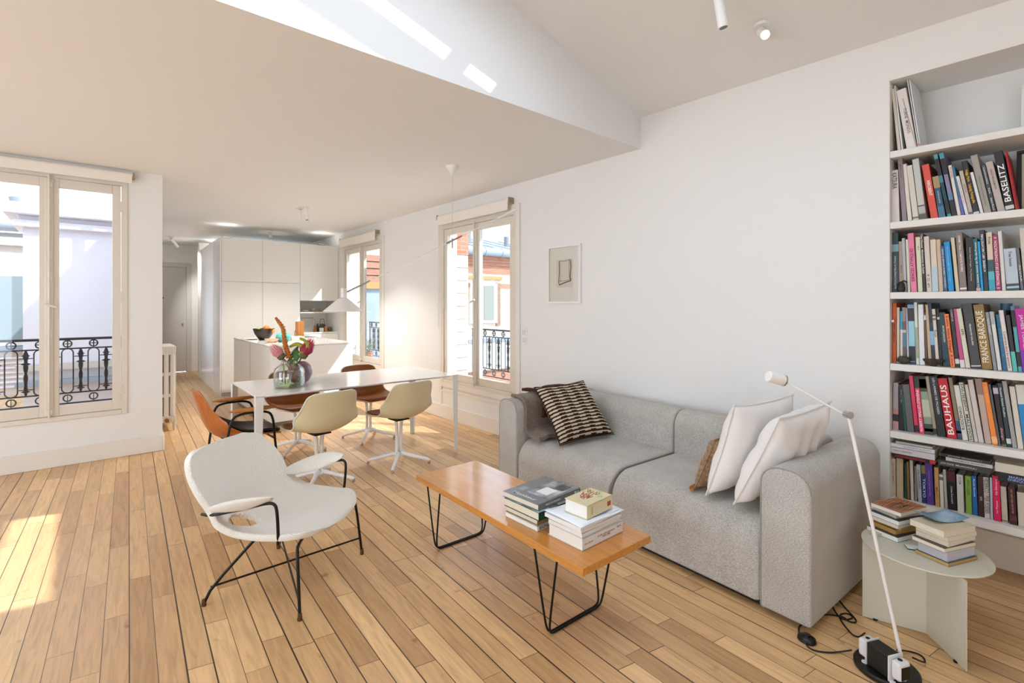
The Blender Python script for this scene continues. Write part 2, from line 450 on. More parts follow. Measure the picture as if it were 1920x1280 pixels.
# door at the end of the corridor
dr = bpy.data.objects.new('door_1', None); COL.objects.link(dr); struct(dr, 'grey white flush door at the end of the corridor')
MB().box((DX0 + .03, YD + .03, .01), (DX1 - .03, YD + .07, DZ - .03)).obj('panel', DOORM, dr, bevel=.002, seg=2)
f = MB(); f.box((DX0 - .06, YD - .015, 0), (DX0 + .03, YD + .08, DZ + .06)); f.box((DX1 - .03, YD - .015, 0), (DX1 + .06, YD + .08, DZ + .06)); f.box((DX0 + .03, YD - .015, DZ - .03), (DX1 - .03, YD + .08, DZ + .06))
f.obj('frame', DOORM, dr, bevel=.004, seg=2)
MB().cyl((1.17, YD + .03, 1.56), (1.17, YD + .02, 1.56), .012).obj('peephole', BMETAL, dr)
MB().cyl((1.50, YD + .03, 1.02), (1.50, YD - .03, 1.02), .012).obj('handle', CHROME, dr)

# ------------------------------------------------------------ roller blinds
BEIGE = mat('blind_bracket', '9a8a70', .5)
def blind(label, side, c, u0, u1, z, cord=None, drop=.02):
    t = thing('roller_blind', label, 'blind')
    P = (lambda u, tt, zz: (c + tt, u, zz)) if side == 'R' else (lambda u, tt, zz: (u, c + tt, zz))
    MB().cyl(P(u0 + .015, -.045, z), P(u1 - .015, -.045, z), .027, n=20).obj('roller', mat('blind_fabric', 'ece6dc', .7), t)
    m = MB(); p = P(u0 + .02, -.0745, z - .055 - drop); q = P(u1 - .02, -.0715, z)
    m.box(tuple(map(min, p, q)), tuple(map(max, p, q))); m.obj('fabric', MATS['blind_fabric'], t)
    for u in (u0, u1 - .014):
        k = MB(); p = P(u, -.075, z - .03); q = P(u + .014, -.001, z + .03); k.box(tuple(map(min, p, q)), tuple(map(max, p, q)))
        k.obj('bracket', BEIGE, t, bevel=.003, seg=2)
    if cord:
        u, zb = cord
        MB().tube([P(u, -.04, z), P(u, -.05, zb + .05), P(u, -.045, zb), P(u, -.035, zb + .05), P(u, -.03, z)], .003, 6).obj('bead_chain', MATS['blind_fabric'], t)
    return t
blind('cream roller blind rolled up above the balcony window on the window-side wall', 'L', YL, -.85, .33, 2.636)
blind('rolled white blind with long bead chain above the window nearest the sofa', 'R', WX, 3.92, 5.335, 2.52, (5.33, 1.1), .05)
blind('rolled white blind above the narrow window beside the kitchen cupboards', 'R', WX, 7.07, 8.50, 2.54, (8.50, 2.2), .07)

# ------------------------------------------------------------ radiator, boxes, switch
def radiator():
    t = thing('cast_iron_radiator', 'white cast iron column radiator on the corridor side of the wall end', 'radiator', (.575, 6.72, 0))
    M_ = mat('radiator_paint', 'e4e0da', .4)
    for i in range(8):
        y = i * .062; m = MB()
        for x in (.030, .089, .148):
            m.cyl((x, y + .028, .16), (x, y + .028, .93), .026, n=14)
        m.box((.0, y + .004, .86), (.178, y + .052, .955)); m.box((.0, y + .004, .10), (.178, y + .052, .17))
        m.box((.0, y + .01, .62), (.178, y + .046, .66)); m.box((.0, y + .01, .38), (.178, y + .046, .42))
        m.box((.0, y + .012, .10), (.012, y + .044, .94)); m.box((.166, y + .012, .10), (.178, y + .044, .94))
        m.obj('column_section', M_, t, bevel=.008, seg=3)
    for y in (0, 7 * .062):
        for x in (.0, .15):
            MB().cyl((x + .014, y + .028, 0), (x + .014, y + .028, .11), .012, .02, n=12).obj('foot', M_, t)
    MB().cyl((.089, -.03, .125), (.089, .01, .125), .022, n=12).obj('valve', mat('brass', '9a7448', .35, metal=1), t)
radiator()
t = thing('junction_box', 'small white wall box beside the corridor corner above the radiator', 'box', (.55, 6.3, 1.62))
MB().box((0, 0, -.02), (.03, .16, .22)).obj('cover', WMETAL, t, bevel=.004, seg=2)
t = thing('light_switch', 'white double switch plate on the wall between the window and the framed drawing', 'switch', (WX, 3.757, 1.10))
MB().box((-.010, -.043, -.083), (0, .043, .083)).obj('plate', WMETAL, t, bevel=.003, seg=2)
for z in (-.04, .04):
    MB().box((-.014, -.022, z - .024), (-.009, .022, z + .024)).obj('rocker', mat('switch_rocker', 'd8d4ce', .3), t, bevel=.002, seg=2)

# ------------------------------------------------------------ spot lamps on the ceilings
def spot(label, loc, az, tilt, L=.15, r=.026, on=0, drop=.05, watts=0):
    t = thing('spot_lamp', label, 'lamp', loc, az, 'white cylinder ceiling spots')
    MB().cyl((0, 0, -.001), (0, 0, -.018), .045, n=24).obj('mount_plate', WMETAL, t)
    MB().cyl((0, 0, -.018), (0, 0, -drop - .02), .009, n=10).obj('stem', WMETAL, t)
    d = Vector((math.sin(tilt), 0, -math.cos(tilt))); s0 = Vector((0, 0, -drop)) - d * .03; e = s0 + d * L
    MB().cyl(s0, e, r, n=28).obj('body', WMETAL, t, bevel=.002, seg=2)
    MB().cyl(e - d * .004, e + d * .001, r * .8, n=24).obj('lens', mat('lamp_lens_lit', 'ffe3b4', .4, emit=30) if on else mat('lamp_lens', '55524c', .2), t)
    MB().cyl(Vector((0, -.02, -drop)), Vector((0, .02, -drop)), .008, n=10).obj('pivot', CHROME, t)
    if watts:
        ld = bpy.data.lights.new('spot_light', 'SPOT'); ld.energy = watts; ld.color = (1, .96, .90); ld.spot_size = R(80 if watts == 90 else (110 if watts > 100 else 70)); ld.spot_blend = .6; ld.shadow_soft_size = .03
        lo = bpy.data.objects.new('spot_light', ld); COL.objects.link(lo); lo.parent = t
        lo.location = e + d * .01; lo.rotation_euler = d.to_track_quat('-Z', 'Y').to_euler()
    return t
spot('white tube spot hanging from the sloping ceiling above the sofa', (2.57, 1.28, zr(2.57, 1.28)), R(-20), R(12), .16, .027, 0, .12)
spot('lit spot on the sloping ceiling, right of the white tube spot', (2.96, 1.22, zr(2.96, 1.22)), R(215), R(55), .12, .027, 1, .05, 25)
spot('white tube spot on the low ceiling above the kitchen island, front of a pair', (2.14, 6.60, CZ), R(-60), R(10), .15, .026, 0, .05, 130)
spot('white tube spot tucked behind its twin above the kitchen island', (2.10, 6.72, CZ), R(85), R(16), .15, .026, 0, .05, 125)
spot('small white spot above the tall kitchen cupboards', (2.42, 9.3, CZ - .012), 0, R(5), .06, .026, 0, .05, 110)
spot('slanted white spot on the corridor ceiling before the far door', (1.17, 11.0, CZ - .024), R(40), R(48), .2, .024, 0, .05, 90)
# ------------------------------------------------------------ sofa
def fabric_mat(name, h1, h2, sc_=260):
    m = bpy.data.materials.new(name); m.use_nodes = True
    nt = m.node_tree; N = nt.nodes; L = nt.links; b = N['Principled BSDF']; b.inputs['Roughness'].default_value = .95
    b.inputs['Specular IOR Level'].default_value = .15; b.inputs['Sheen Weight'].default_value = .25
    tc = N.new('ShaderNodeTexCoord')
    n = N.new('ShaderNodeTexNoise'); n.inputs['Scale'].default_value = sc_; n.inputs['Detail'].default_value = 2
    mp = N.new('ShaderNodeMapping'); mp.inputs['Scale'].default_value = (1, .45, 1.2); L.new(tc.outputs['Object'], mp.inputs[0]); L.new(mp.outputs[0], n.inputs['Vector'])
    n3 = N.new('ShaderNodeTexNoise'); n3.inputs['Scale'].default_value = 7; n3.inputs['Detail'].default_value = 6; L.new(tc.outputs['Object'], n3.inputs['Vector'])
    ad = node_math(nt, 'ADD', node_math(nt, 'MULTIPLY', n.outputs['Fac'], .8), node_math(nt, 'MULTIPLY', n3.outputs['Fac'], .2))
    rp = N.new('ShaderNodeValToRGB'); rp.color_ramp.elements[0].position = .38; rp.color_ramp.elements[1].position = .62
    rp.color_ramp.elements[0].color = lin(h1); rp.color_ramp.elements[1].color = lin(h2); L.new(ad, rp.inputs[0]); L.new(rp.outputs[0], b.inputs['Base Color'])
    bp = N.new('ShaderNodeBump'); bp.inputs['Strength'].default_value = .5; bp.inputs['Distance'].default_value = .002; L.new(n.outputs['Fac'], bp.inputs['Height']); L.new(bp.outputs[0], b.inputs['Normal'])
    MATS[name] = m
    return m
SOFA = fabric_mat('grey_melange_wool', '9e9992', 'c6c2bb', 300)
SEAM = mat('sofa_piping', '9a968f', .9)
SL, SD, AW = 2.27, .91, .215
sofa = thing('sofa', 'light grey melange fabric two-seat sofa along the long white wall', 'sofa', (2.353, .768, 0), R(-3.04))
MB().box((.06, .05, .0), (.84, SL - .05, .07)).obj('plinth', mat('sofa_plinth', '1c1a18', .7), sofa)
def soft(name, lo, hi, rad, parent=sofa, m=SOFA, seg=8, taper=None, bulge=0):
    me = MB().box(lo, hi)
    o = me.obj(name, m, parent, bevel=rad, seg=seg)
    return o
half = (SL - 2 * AW) / 2
def profile_block(name, prof, y0, y1, edge, parent, m=SOFA, puff=.0):
    """rounded block: closed profile in x,z swept along y with softened ends"""
    n = len(prof); cx = sum(p[0] for p in prof) / n; cz = sum(p[1] for p in prof) / n
    st = []; K = 6
    for k in range(K + 1):
        a = math.pi / 2 * k / K; st.append((y0 + edge * (1 - math.sin(a)), edge * (1 - math.cos(a))))
    st = [(y0 + edge * (1 - math.cos(math.pi / 2 * k / K)), edge * (1 - math.sin(math.pi / 2 * k / K))) for k in range(K + 1)]
    st += [((y0 + y1) / 2, -puff)]
    st += [(y0 + y1 - y, i) for y, i in st[:K + 1][::-1]]
    vs = []
    for y, ins in st:
        for j, (x, z) in enumerate(prof):
            x0, z0 = prof[j - 1]; x1, z1 = prof[(j + 1) % n]
            tx, tz = x1 - x0, z1 - z0; l = math.hypot(tx, tz) or 1
            vs.append((x - (-tz / l) * -ins * -1 if False else x + (-tz / l) * ins, y, z + (tx / l) * ins))
    m_ = MB(); N_ = len(st)
    fs = [(i * n + j, i * n + (j + 1) % n, (i + 1) * n + (j + 1) % n, (i + 1) * n + j) for i in range(N_ - 1) for j in range(n)]
    fs += [tuple(range(n))[::-1], tuple(range((N_ - 1) * n, N_ * n))]
    m_.add(vs, fs)
    return m_.obj(name, m, parent, ang=60)
def rrect(x0, x1, z0, z1, rs, K=8):
    """counter-clockwise rounded rectangle (x,z); rs radii for the corners bl, br, tr, tl"""
    pts = []
    for (cx, cz, r_, a0) in ((x0 + rs[0], z0 + rs[0], rs[0], 180), (x1 - rs[1], z0 + rs[1], rs[1], 270), (x1 - rs[2], z1 - rs[2], rs[2], 0), (x0 + rs[3], z1 - rs[3], rs[3], 90)):
        for k in range(K + 1):
            a = R(a0 + 90 * k / K); pts.append((cx + r_ * math.cos(a), cz + r_ * math.sin(a)))
    return pts
# profiles are counter-clockwise; inset pushes along the inward normal (-tz, tx)
for k in range(2):
    y0 = AW + k * half + .003; y1 = AW + (k + 1) * half - .003
    profile_block('seat_cushion', rrect(.005, .76, .035, .405, (.02, .02, .03, .16)), y0, y1, .035, sofa)
    profile_block('back_section', rrect(.665, .905, .035, .69, (.02, .02, .10, .105)), y0, y1, .02, sofa)
# arms: profile across the sofa's length, swept front to back
def arm(y0, y1):
    prof = rrect(y0, y1, .03, .69, (.015, .015, .085, .085))
    n = len(prof); K = 8; e = .02; st = []
    D0, D1 = 0.0, SD
    rows = [(D0, .010), (D0 + .004, .003), (D0 + .012, 0)] + [(D0 + .02 + (D1 - .04 - D0) * i / 6, 0) for i in range(7)] + [(D1 - .008, .004), (D1, .015)]
    vs = []
    for x, ins in rows:
        for j, (y, z) in enumerate(prof):
            ya, za = prof[j - 1]; yb, zb = prof[(j + 1) % n]; ty, tz = yb - ya, zb - za; l = math.hypot(ty, tz) or 1
            drop = .03 * max(0, (x - .45) / .5) if z > .3 else 0
            vs.append((x, y + (-tz / l) * ins, z + (ty / l) * ins))
    m_ = MB(); N_ = len(rows)
    fs = [(i * n + j, i * n + (j + 1) % n, (i + 1) * n + (j + 1) % n, (i + 1) * n + j) for i in range(N_ - 1) for j in range(n)]
    fs += [tuple(range(n))[::-1], tuple(range((N_ - 1) * n, N_ * n))]
    a_ = m_.add(vs, fs).obj('arm', SOFA, sofa, ang=60)
    MB().tube([(.004, y, z) for y, z in prof[2 * 9 - 2:] ] , .0028, 6).obj('piping', SEAM, a_)
    MB().tube([(.004, y, z) for y, z in prof[9:19]], .0028, 6).obj('piping', SEAM, a_)
arm(0, AW); arm(SL - AW, SL)
# seams between the seat modules
sm = [(.003, .10), (.003, .245)] + [(.165 + -.16 * math.cos(R(a)), .245 + .16 * math.sin(R(a))) for a in range(10, 91, 10)] + [(.5, .406), (.67, .406)]
for y in (AW + half,):
    MB().tube([(x, y, z - .007) for x, z in sm], .0062, 6).obj('seam', mat('sofa_seam_dark', '85817b', .95), sofa)

# ------------------------------------------------------------ cushions
def stripe_mat():
    m = bpy.data.materials.new('brown_cream_weave'); m.use_nodes = True
    nt = m.node_tree; N = nt.nodes; L = nt.links; b = N['Principled BSDF']; b.inputs['Roughness'].default_value = 1; b.inputs['Specular IOR Level'].default_value = .1
    tc = N.new('ShaderNodeTexCoord'); sx = N.new('ShaderNodeSeparateXYZ'); L.new(tc.outputs['UV'], sx.inputs[0])
    n = N.new('ShaderNodeTexNoise'); n.inputs['Scale'].default_value = 60; L.new(tc.outputs['UV'], n.inputs['Vector'])
    v = node_math(nt, 'ADD', sx.outputs['Y'], node_math(nt, 'MULTIPLY', node_math(nt, 'SUBTRACT', n.outputs['Fac'], .5), .022))
    u = node_math(nt, 'ADD', sx.outputs['X'], node_math(nt, 'MULTIPLY', node_math(nt, 'SUBTRACT', n.outputs['Fac'], .5), .03))
    a = node_math(nt, 'FRACT', node_math(nt, 'MULTIPLY', v, 17))
    c = node_math(nt, 'FRACT', node_math(nt, 'MULTIPLY', u, 4.5))
    wide = node_math(nt, 'MULTIPLY', node_math(nt, 'GREATER_THAN', c, .5), .24)
    thr = node_math(nt, 'ADD', wide, .47)
    k = node_math(nt, 'LESS_THAN', a, thr)
    mx = N.new('ShaderNodeMix'); mx.data_type = 'RGBA'; L.new(k, mx.inputs[0]); mx.inputs[6].default_value = lin('cdbfa9'); mx.inputs[7].default_value = lin('3a251b')
    n2 = N.new('ShaderNodeTexNoise'); n2.inputs['Scale'].default_value = 200; L.new(tc.outputs['UV'], n2.inputs['Vector'])
    m2 = N.new('ShaderNodeMix'); m2.data_type = 'RGBA'; m2.blend_type = 'MULTIPLY'; m2.inputs[0].default_value = .5; L.new(mx.outputs[2], m2.inputs[6]); L.new(n2.outputs['Color'], m2.inputs[7])
    m3 = N.new('ShaderNodeMix'); m3.data_type = 'RGBA'; m3.inputs[0].default_value = .5; L.new(mx.outputs[2], m3.inputs[6]); L.new(m2.outputs[2], m3.inputs[7])
    L.new(mx.outputs[2], b.inputs['Base Color'])
    bp = N.new('ShaderNodeBump'); bp.inputs['Strength'].default_value = .7; bp.inputs['Distance'].default_value = .004; L.new(n2.outputs['Fac'], bp.inputs['Height']); L.new(bp.outputs[0], b.inputs['Normal'])
    return m
def cushion(name, label, TL, TR, BL, BR, T, m, rumple=0, seed=0, cat='cushion', pinch=.05, n=26, sag=0, group=None, part=None):
    TL, TR, BL, BR = map(Vector, (TL, TR, BL, BR)); rnd = random.Random(seed)
    c = (TL + TR + BL + BR) / 4; nrm = (TR - BL).cross(TL - BR).normalized()
    ph = [rnd.uniform(0, 6.28) for _ in range(8)]
    me = bpy.data.meshes.new(name); bm = bmesh.new(); uvl = bm.loops.layers.uv.new('UVMap')
    def pos(u, v, s):
        a, b = u * 2 - 1, v * 2 - 1
        # edges drawn in between pointed corners
        ua = a * (1 - pinch * (1 - b * b)); va = b * (1 - pinch * (1 - a * a))
        uu, vv = (ua + 1) / 2, (va + 1) / 2
        p = BL * (1 - uu) * (1 - vv) + BR * uu * (1 - vv) + TL * (1 - uu) * vv + TR * uu * vv
        k = ((1 - a ** 4) * (1 - b ** 4)) ** .55
        w = T * k
        if rumple: w += rumple * k * (math.sin(7 * a + 3 * b + ph[0]) * math.sin(5 * b - 4 * a + ph[1]) + .6 * math.sin(13 * a + ph[2] + 6 * b) * math.cos(9 * b + ph[3]))
        w2 = w * (.5 if s > 0 else .5)
        return c + (p - c) + nrm * (w2 * s) + Vector((0, 0, -sag * k * (1 - vv)))
    grids = []
    for s in (1, -1):
        grids.append([[None] * (n + 1) for _ in range(n + 1)])
        for j in range(n + 1):
            for i in range(n + 1):
                if s == -1 and (i in (0, n) or j in (0, n)): grids[1][j][i] = grids[0][j][i]
                else: grids[-1][j][i] = bm.verts.new(pos(i / n, j / n, s))
    for gi, g in enumerate(grids):
        for j in range(n):
            for i in range(n):
                q = [(i, j), (i + 1, j), (i + 1, j + 1), (i, j + 1)]
                f = bm.faces.new([g[b][a] for a, b in (q if gi == 0 else q[::-1])]); f.smooth = True
                for lp, (a, b) in zip(f.loops, q if gi == 0 else q[::-1]): lp[uvl].uv = (a / n, b / n)
    bm.to_mesh(me); bm.free(); me.materials.append(m)
    o = bpy.data.objects.new(name, me); COL.objects.link(o); tag(o, label, cat, group)
    ss = o.modifiers.new('sub', 'SUBSURF'); ss.levels = 1; ss.render_levels = 1
    pts = []
    for k in range(4 * n):
        i, j = (k, 0) if k < n else ((n, k - n) if k < 2 * n else ((3 * n - k, n) if k < 3 * n else (0, 4 * n - k)))
        pts.append(pos(i / n, j / n, 1))
    pts.append(pts[0])
    MB().tube(pts, .0035, 6).obj('piping', m, o)
    return o
WC = mat('white_cotton', 'e9e5e2', .9, bump=.25, bscale=300, sheen=.3)
FUR = mat('curly_brown_fur', 'a08264', 1, bump=1.0, bscale=90, var=1, vscale=45, vhx='7c5c3c', sheen=.4)
OCH = mat('ochre_fur', 'a87428', 1, bump=1.0, bscale=90, var=1, vscale=30, vhx='8a5414')
cushion('striped_cushion', 'large brown and cream woven check cushion at the far end of the sofa', (2.56, 2.72, .80), (3.05, 2.66, .81), (2.54, 2.43, .425), (3.06, 2.36, .43), .14, stripe_mat(), .006, 3, pinch=.07)
cushion('white_cushion', 'upright white cotton cushion between the fur cushion and the other white one', (2.47, 1.155, .92), (2.99, 1.06, .93), (2.45, 1.295, .43), (2.97, 1.22, .43), .16, WC, .016, 5, pinch=.07)
cushion('white_cushion', 'slumped white cotton cushion leaning over the near arm of the sofa', (2.43, .925, .90), (2.97, .87, .92), (2.42, 1.135, .44), (2.94, 1.09, .44), .165, WC, .022, 8, pinch=.07)
fc = cushion('fur_cushion', 'small curly brown fur cushion with ochre edge against the white cushions', (2.56, 1.30, .70), (2.86, 1.27, .72), (2.50, 1.385, .43), (2.83, 1.37, .43), .12, FUR, .012, 11)
MB().tube([(2.495, 1.40, .425), (2.56, 1.412, .421), (2.66, 1.41, .42), (2.74, 1.40, .424)], .013, 10, 2).obj('ochre_edge', OCH, fc)

# ------------------------------------------------------------ throws on the far arm
def throw(name, label, b0, b1, prof, th, m, seed=0, wav=.006):
    rnd = random.Random(seed); pa, pb = rnd.uniform(0, 6), rnd.uniform(0, 6)
    pts = [Vector((0, a, z)) for a, z in prof]
    for _ in range(3):
        q = [pts[0]]
        for i in range(len(pts) - 1): q += [pts[i] * .75 + pts[i + 1] * .25, pts[i] * .25 + pts[i + 1] * .75]
        pts = q + [pts[-1]]
    n = len(pts) - 1
    def fn(u, v):
        i = min(int(v * n + .5), n); p = pts[i]
        w = wav * math.sin(9 * u + pa + v * 3) + wav * .6 * math.sin(23 * u + pb)
        t = pts[min(i + 1, n)] - pts[max(i - 1, 0)]; nr = Vector((0, -t.z, t.y)).normalized()
        q = Vector((b0 + (b1 - b0) * u + .012 * math.sin(5 * v + pa), p.y, p.z)) + nr * w
        return tuple(q)
    o = MB().grid(fn, 24, n).obj(name, m, None, solid=th, soff=0)
    o.location = (2.353, .768, 0); o.rotation_euler = (0, 0, R(-3.04))
    tag(o, label, 'throw')
    bv = o.modifiers.new('b', 'BEVEL'); bv.width = th * .45; bv.segments = 3
    return o
GT = mat('heather_knit', '8b7a6c', 1, bump=1, bscale=260, var=1, vscale=150, vhx='695a4e', sheen=.3)
BT = mat('brown_knit', '55301b', 1, bump=1, bscale=160, var=1, vscale=60, vhx='3a2013', stretch=(6, 1, 1))
throw('knitted_throw', 'folded heather grey knit throw draped over the far arm of the sofa', .07, .50,
      [(SL - .075, .706), (SL - .12, .712), (SL - .20, .70), (SL - .235, .64), (SL - .235, .52), (SL - .25, .455), (SL - .33, .438), (SL - .42, .438)], .026, GT, 2)
throw('brown_throw', 'dark brown ribbed throw on the sofa arm behind the check cushion', .22, .66,
      [(SL - .03, .725), (SL - .12, .745), (SL - .20, .738), (SL - .262, .67), (SL - .268, .58), (SL - .27, .55)], .022, BT, 6)

# ------------------------------------------------------------ coffee table
OAKT = mat('honey_cherry_veneer', 'cf8c42', .22, coat=.35, var=.16, vscale=5, stretch=(9, .7, 9))
ct = thing('coffee_table', 'low honey coloured wooden bench table with black hairpin legs before the sofa', 'coffee table', (1.445, 1.262, 0), R(-1.7))
MB().box((0, 0, .378), (.437, 1.345, .41)).obj('tabletop', OAKT, ct, bevel=.002, seg=2)
for y in (.25, 1.20):
    m = MB()
    for s in (-1, 1):
        m.tube([(.035, y + s * .075, .376), (.045, y + s * .02, .09), (.052, y + s * .008, .02), (.075, y + s * .006, .006), (.12, y + s * .006, .006), (.32, y + s * .006, .006), (.365, y + s * .006, .006), (.388, y + s * .008, .02), (.395, y + s * .02, .09), (.405, y + s * .075, .376)], .005, 8, 2)
    m.obj('hairpin_leg', BMETAL, ct)
    MB().box((.02, y - .09, .372), (.06, y + .09, .3785)).obj('mounting_plate', BMETAL, ct)
    MB().box((.38, y - .09, .372), (.42, y + .09, .3785)).obj('mounting_plate', BMETAL, ct)

def bk(label, loc, rz, sx, sy, h, cover, pages=None, spine='front', group=None, soft_=False, name='book', cov_t=.0025, tilt=0, hard=True):
    """book lying flat: x is the spine length, y the depth; spine on the -y side (front), or on +x etc. by rotating"""
    t = thing(name, label, 'book', loc, rz, group)
    if tilt: t.rotation_euler = (tilt, 0, rz)
    c = MB(); ct_ = cov_t
    c.box((0, 0, 0), (sx, sy, ct_)); c.box((0, 0, h - ct_), (sx, sy, h)); c.box((0, 0, 0), (sx, ct_, h))
    c.obj('cover', cover, t, bevel=.0008, seg=2)
    i = .004 if hard else .0008
    MB().box((i, ct_, ct_), (sx - i, sy - i, h - ct_)).obj('pages', pages or PAGES, t)
    return t
def M_(hx, rough=.5): return mat('paper_' + hx, hx, rough)
G1 = 'picture books stacked at the middle of the coffee table'
z = .4105
b1 = bk('bottom white book with black letters on its spine, in the left coffee table stack', (1.525, 1.60, z), R(1), .30, .225, .021, M_('dfdcd4'), PAGESW, group=G1)
text('title', 'BRINEL', M_('1e1c1c'), .021, b1, (.05, -.0004, .0105), (R(90), 0, 0), .075)
b2 = bk('tan book between the white and the green book of the left coffee table stack', (1.535, 1.61, z + .0215), R(2), .29, .21, .030, M_('9a7848'), PAGES, group=G1)
MB().box((0, -.0006, .0205), (.29, .0, .03)).obj('spine_band', M_('c9b48a'), b2)
b3 = bk('dark green jungle book second from the top of the left coffee table stack', (1.52, 1.585, z + .052), R(1), .315, .235, .038, M_('0f3a2a', .3), PAGES, group=G1)
text('title', 'CITY JUNGLE', M_('eef0ea'), .027, b3, (.19, -.0004, .019), (R(90), 0, 0), .13)
text('subtitle', 'PLANTEN', M_('dde0d8'), .012, b3, (.075, -.0004, .019), (R(90), 0, 0), .055)
MB().grid(lambda u, v: (u * .315, .001 + v * .233, .0383), 1, 1).obj('cover_picture', mat('jungle_photo', '3c5a34', .3, var=1, vscale=40, vhx='a9b7b4'), b3, smooth=False)
b4 = bk('grey magazine-style book on top of the left coffee table stack', (1.532, 1.60, z + .0906), R(3), .30, .235, .027, M_('6f7173', .3), PAGES, group=G1)
text('title', 'MAISON FRANCE', M_('e6e6e6'), .011, b4, (.10, -.0004, .0135), (R(90), 0, 0), .10)
text('cover_title', 'Moniteur', M_('d9dadd'), .034, b4, (.032, .12, .0274), (0, 0, R(-90)), .15)
PH = mat('interior_photo', 'b9bdc2', .25, var=1, vscale=9, vhx='55585e')
MB().box((.075, .02, .0268), (.29, .15, .0273)).obj('cover_picture', PH, b4)
MB().box((.11, .05, .0272), (.19, .12, .0276)).obj('picture_patch', M_('e9e9ea', .3), b4)
MB().box((.20, .03, .0272), (.27, .09, .0276)).obj('picture_patch', M_('3c3a41', .3), b4)
MB().box((.07, .17, .0268), (.12, .205, .0274)).obj('picture_patch', M_('8d9298', .3), b4)
MB().box((.255, -.0006, .006), (.268, .0, .021)).obj('spine_mark', M_('e8e8e8'), b4)
MB().box((.275, -.0006, .006), (.288, .0, .021)).obj('spine_mark', M_('b9bcc0'), b4)
G2 = 'white volumes stacked at the near end of the coffee table'
c1 = bk('thick white architecture book at the bottom of the near coffee table stack', (1.545, 1.352, z), R(0), .272, .20, .05, M_('e2dedb'), PAGESW, group=G2)
text('title', 'A Life of Architecture\n1909-1980', M_('4a4644'), .013, c1, (.155, -.0004, .026), (R(90), 0, 0))
text('author', 'Léon Stynen', M_('6a6462'), .012, c1, (.04, -.0004, .024), (R(90), 0, 0), .055)
text('publisher', 'flanders', M_('201e1e'), .013, c1, (.245, -.0004, .034), (R(90), 0, 0), .03)
c2 = bk('white paperback just above the thick architecture book on the coffee table', (1.55, 1.358, z + .0505), R(1), .262, .195, .017, M_('e6e2e2'), PAGESW, group=G2, hard=False)
c3 = bk('second white paperback of the near coffee table stack, under the papers', (1.548, 1.36, z + .068), R(-1), .262, .195, .015, M_('e9e6e6'), PAGESW, group=G2, hard=False)
c4 = bk('loose bluish white papers in a folder beneath the small cream book', (1.535, 1.352, z + .0835), R(2), .27, .205, .016, M_('e8ebf2', .4), PAGESW, group=G2, hard=False)
def sheet(u, v): return (1.53 + .29 * u, 1.345 + .22 * v, z + .1005 + .010 * abs(u - .5) ** 2 + .004 * math.sin(5 * u + 2 * v))
t = MB().grid(sheet, 10, 8).obj('paper_sheet', M_('edf0f8', .35), solid=.0006); tag(t, 'curling white printed sheet lying under the small cream book', 'paper')
MB().box((1.60, 1.44, z + .1035), (1.66, 1.49, z + .1042)).obj('printed_patch', M_('b9c4dd'), t)
MB().box((1.58, 1.375, z + .1035), (1.74, 1.38, z + .1042)).obj('printed_patch', M_('9aa6cc'), t)
sp = bk('small thick cream field guide with red plant picture, on the near stack', (1.598, 1.372, z + .1065), R(3), .185, .125, .058, mat('cream_vinyl', 'd8cba4', .4), PAGESW, group=G2)
m = MB(); rnd = random.Random(4)
for k in range(26):
    x, y = .05 + rnd.random() * .09, .05 + rnd.random() * .05; a = rnd.uniform(-.5, 1.0); l = .02 + rnd.random() * .02
    m.tube([(x, y, .0583), (x + l * math.cos(a), y + l * math.sin(a), .0586)], .0016, 5)
m.obj('plant_picture', M_('a5503c'), sp)
m = MB()
for x, y in ((.15, .09), (.13, .03), (.165, .06)): m.cyl((x, y, .0579), (x, y, .0584), .013, n=12)
m.obj('leaf_picture', M_('b4c08c'), sp)
MB().box((.145, -.0006, .018), (.17, 0, .038)).obj('spine_mark', M_('9c4a2c'), sp)
text('title', 'FLORE', M_('7a6a40'), .010, sp, (.035, -.0004, .029), (R(90), R(90), 0), .03)

# ------------------------------------------------------------ round side table
STM = mat('sand_lacquer', 'cfcab8', .4)
st = thing('side_table', 'low round putty coloured metal table with folded sheet base, beside the sofa', 'side table', (2.78, .46, 0))
MB().lathe([(0, .351), (.223, .351), (.225, .353), (.225, .356), (.223, .358), (0, .358)], 72).obj('tabletop', STM, st, ang=30)
def sheetleg(pts, t_=.004):
    m = MB()
    for (a, b_) in zip(pts, pts[1:]): bar3(m, (a[0], a[1], .177), (b_[0], b_[1], .177), t_, .350)
    return m
sheetleg([(-.09, .205), (-.022, -.012), (-.190, -.160)]).obj('folded_leg', STM, st)
for x, y in ((-.075, .16), (-.15, -.125)):
    MB().cyl((x, y, 0), (x, y, .006), .010, n=10).obj('foot_pad', BMETAL, st)
G3 = 'paperbacks piled on the round side table'
def pile(spec, x, y, z0):
    z_ = z0
    for (label, dx, dy, rz, sx, sy, h, hx, pg) in spec:
        c = Vector((x + dx, y + dy)); a = R(rz + 180)
        o = Vector((-sx / 2, -sy / 2)); o = Vector((o.x * math.cos(a) - o.y * math.sin(a), o.x * math.sin(a) + o.y * math.cos(a)))
        b = bk(label, (c.x + o.x, c.y + o.y, z_), a, sx, sy, h, M_(hx), pg, group=G3, hard=False, cov_t=.0012)
        z_ += h + .0006
    return z_, b
YP = mat('yellowed_pages', 'c79a58', .9, var=.12, vscale=60, stretch=(1, 1, 30))
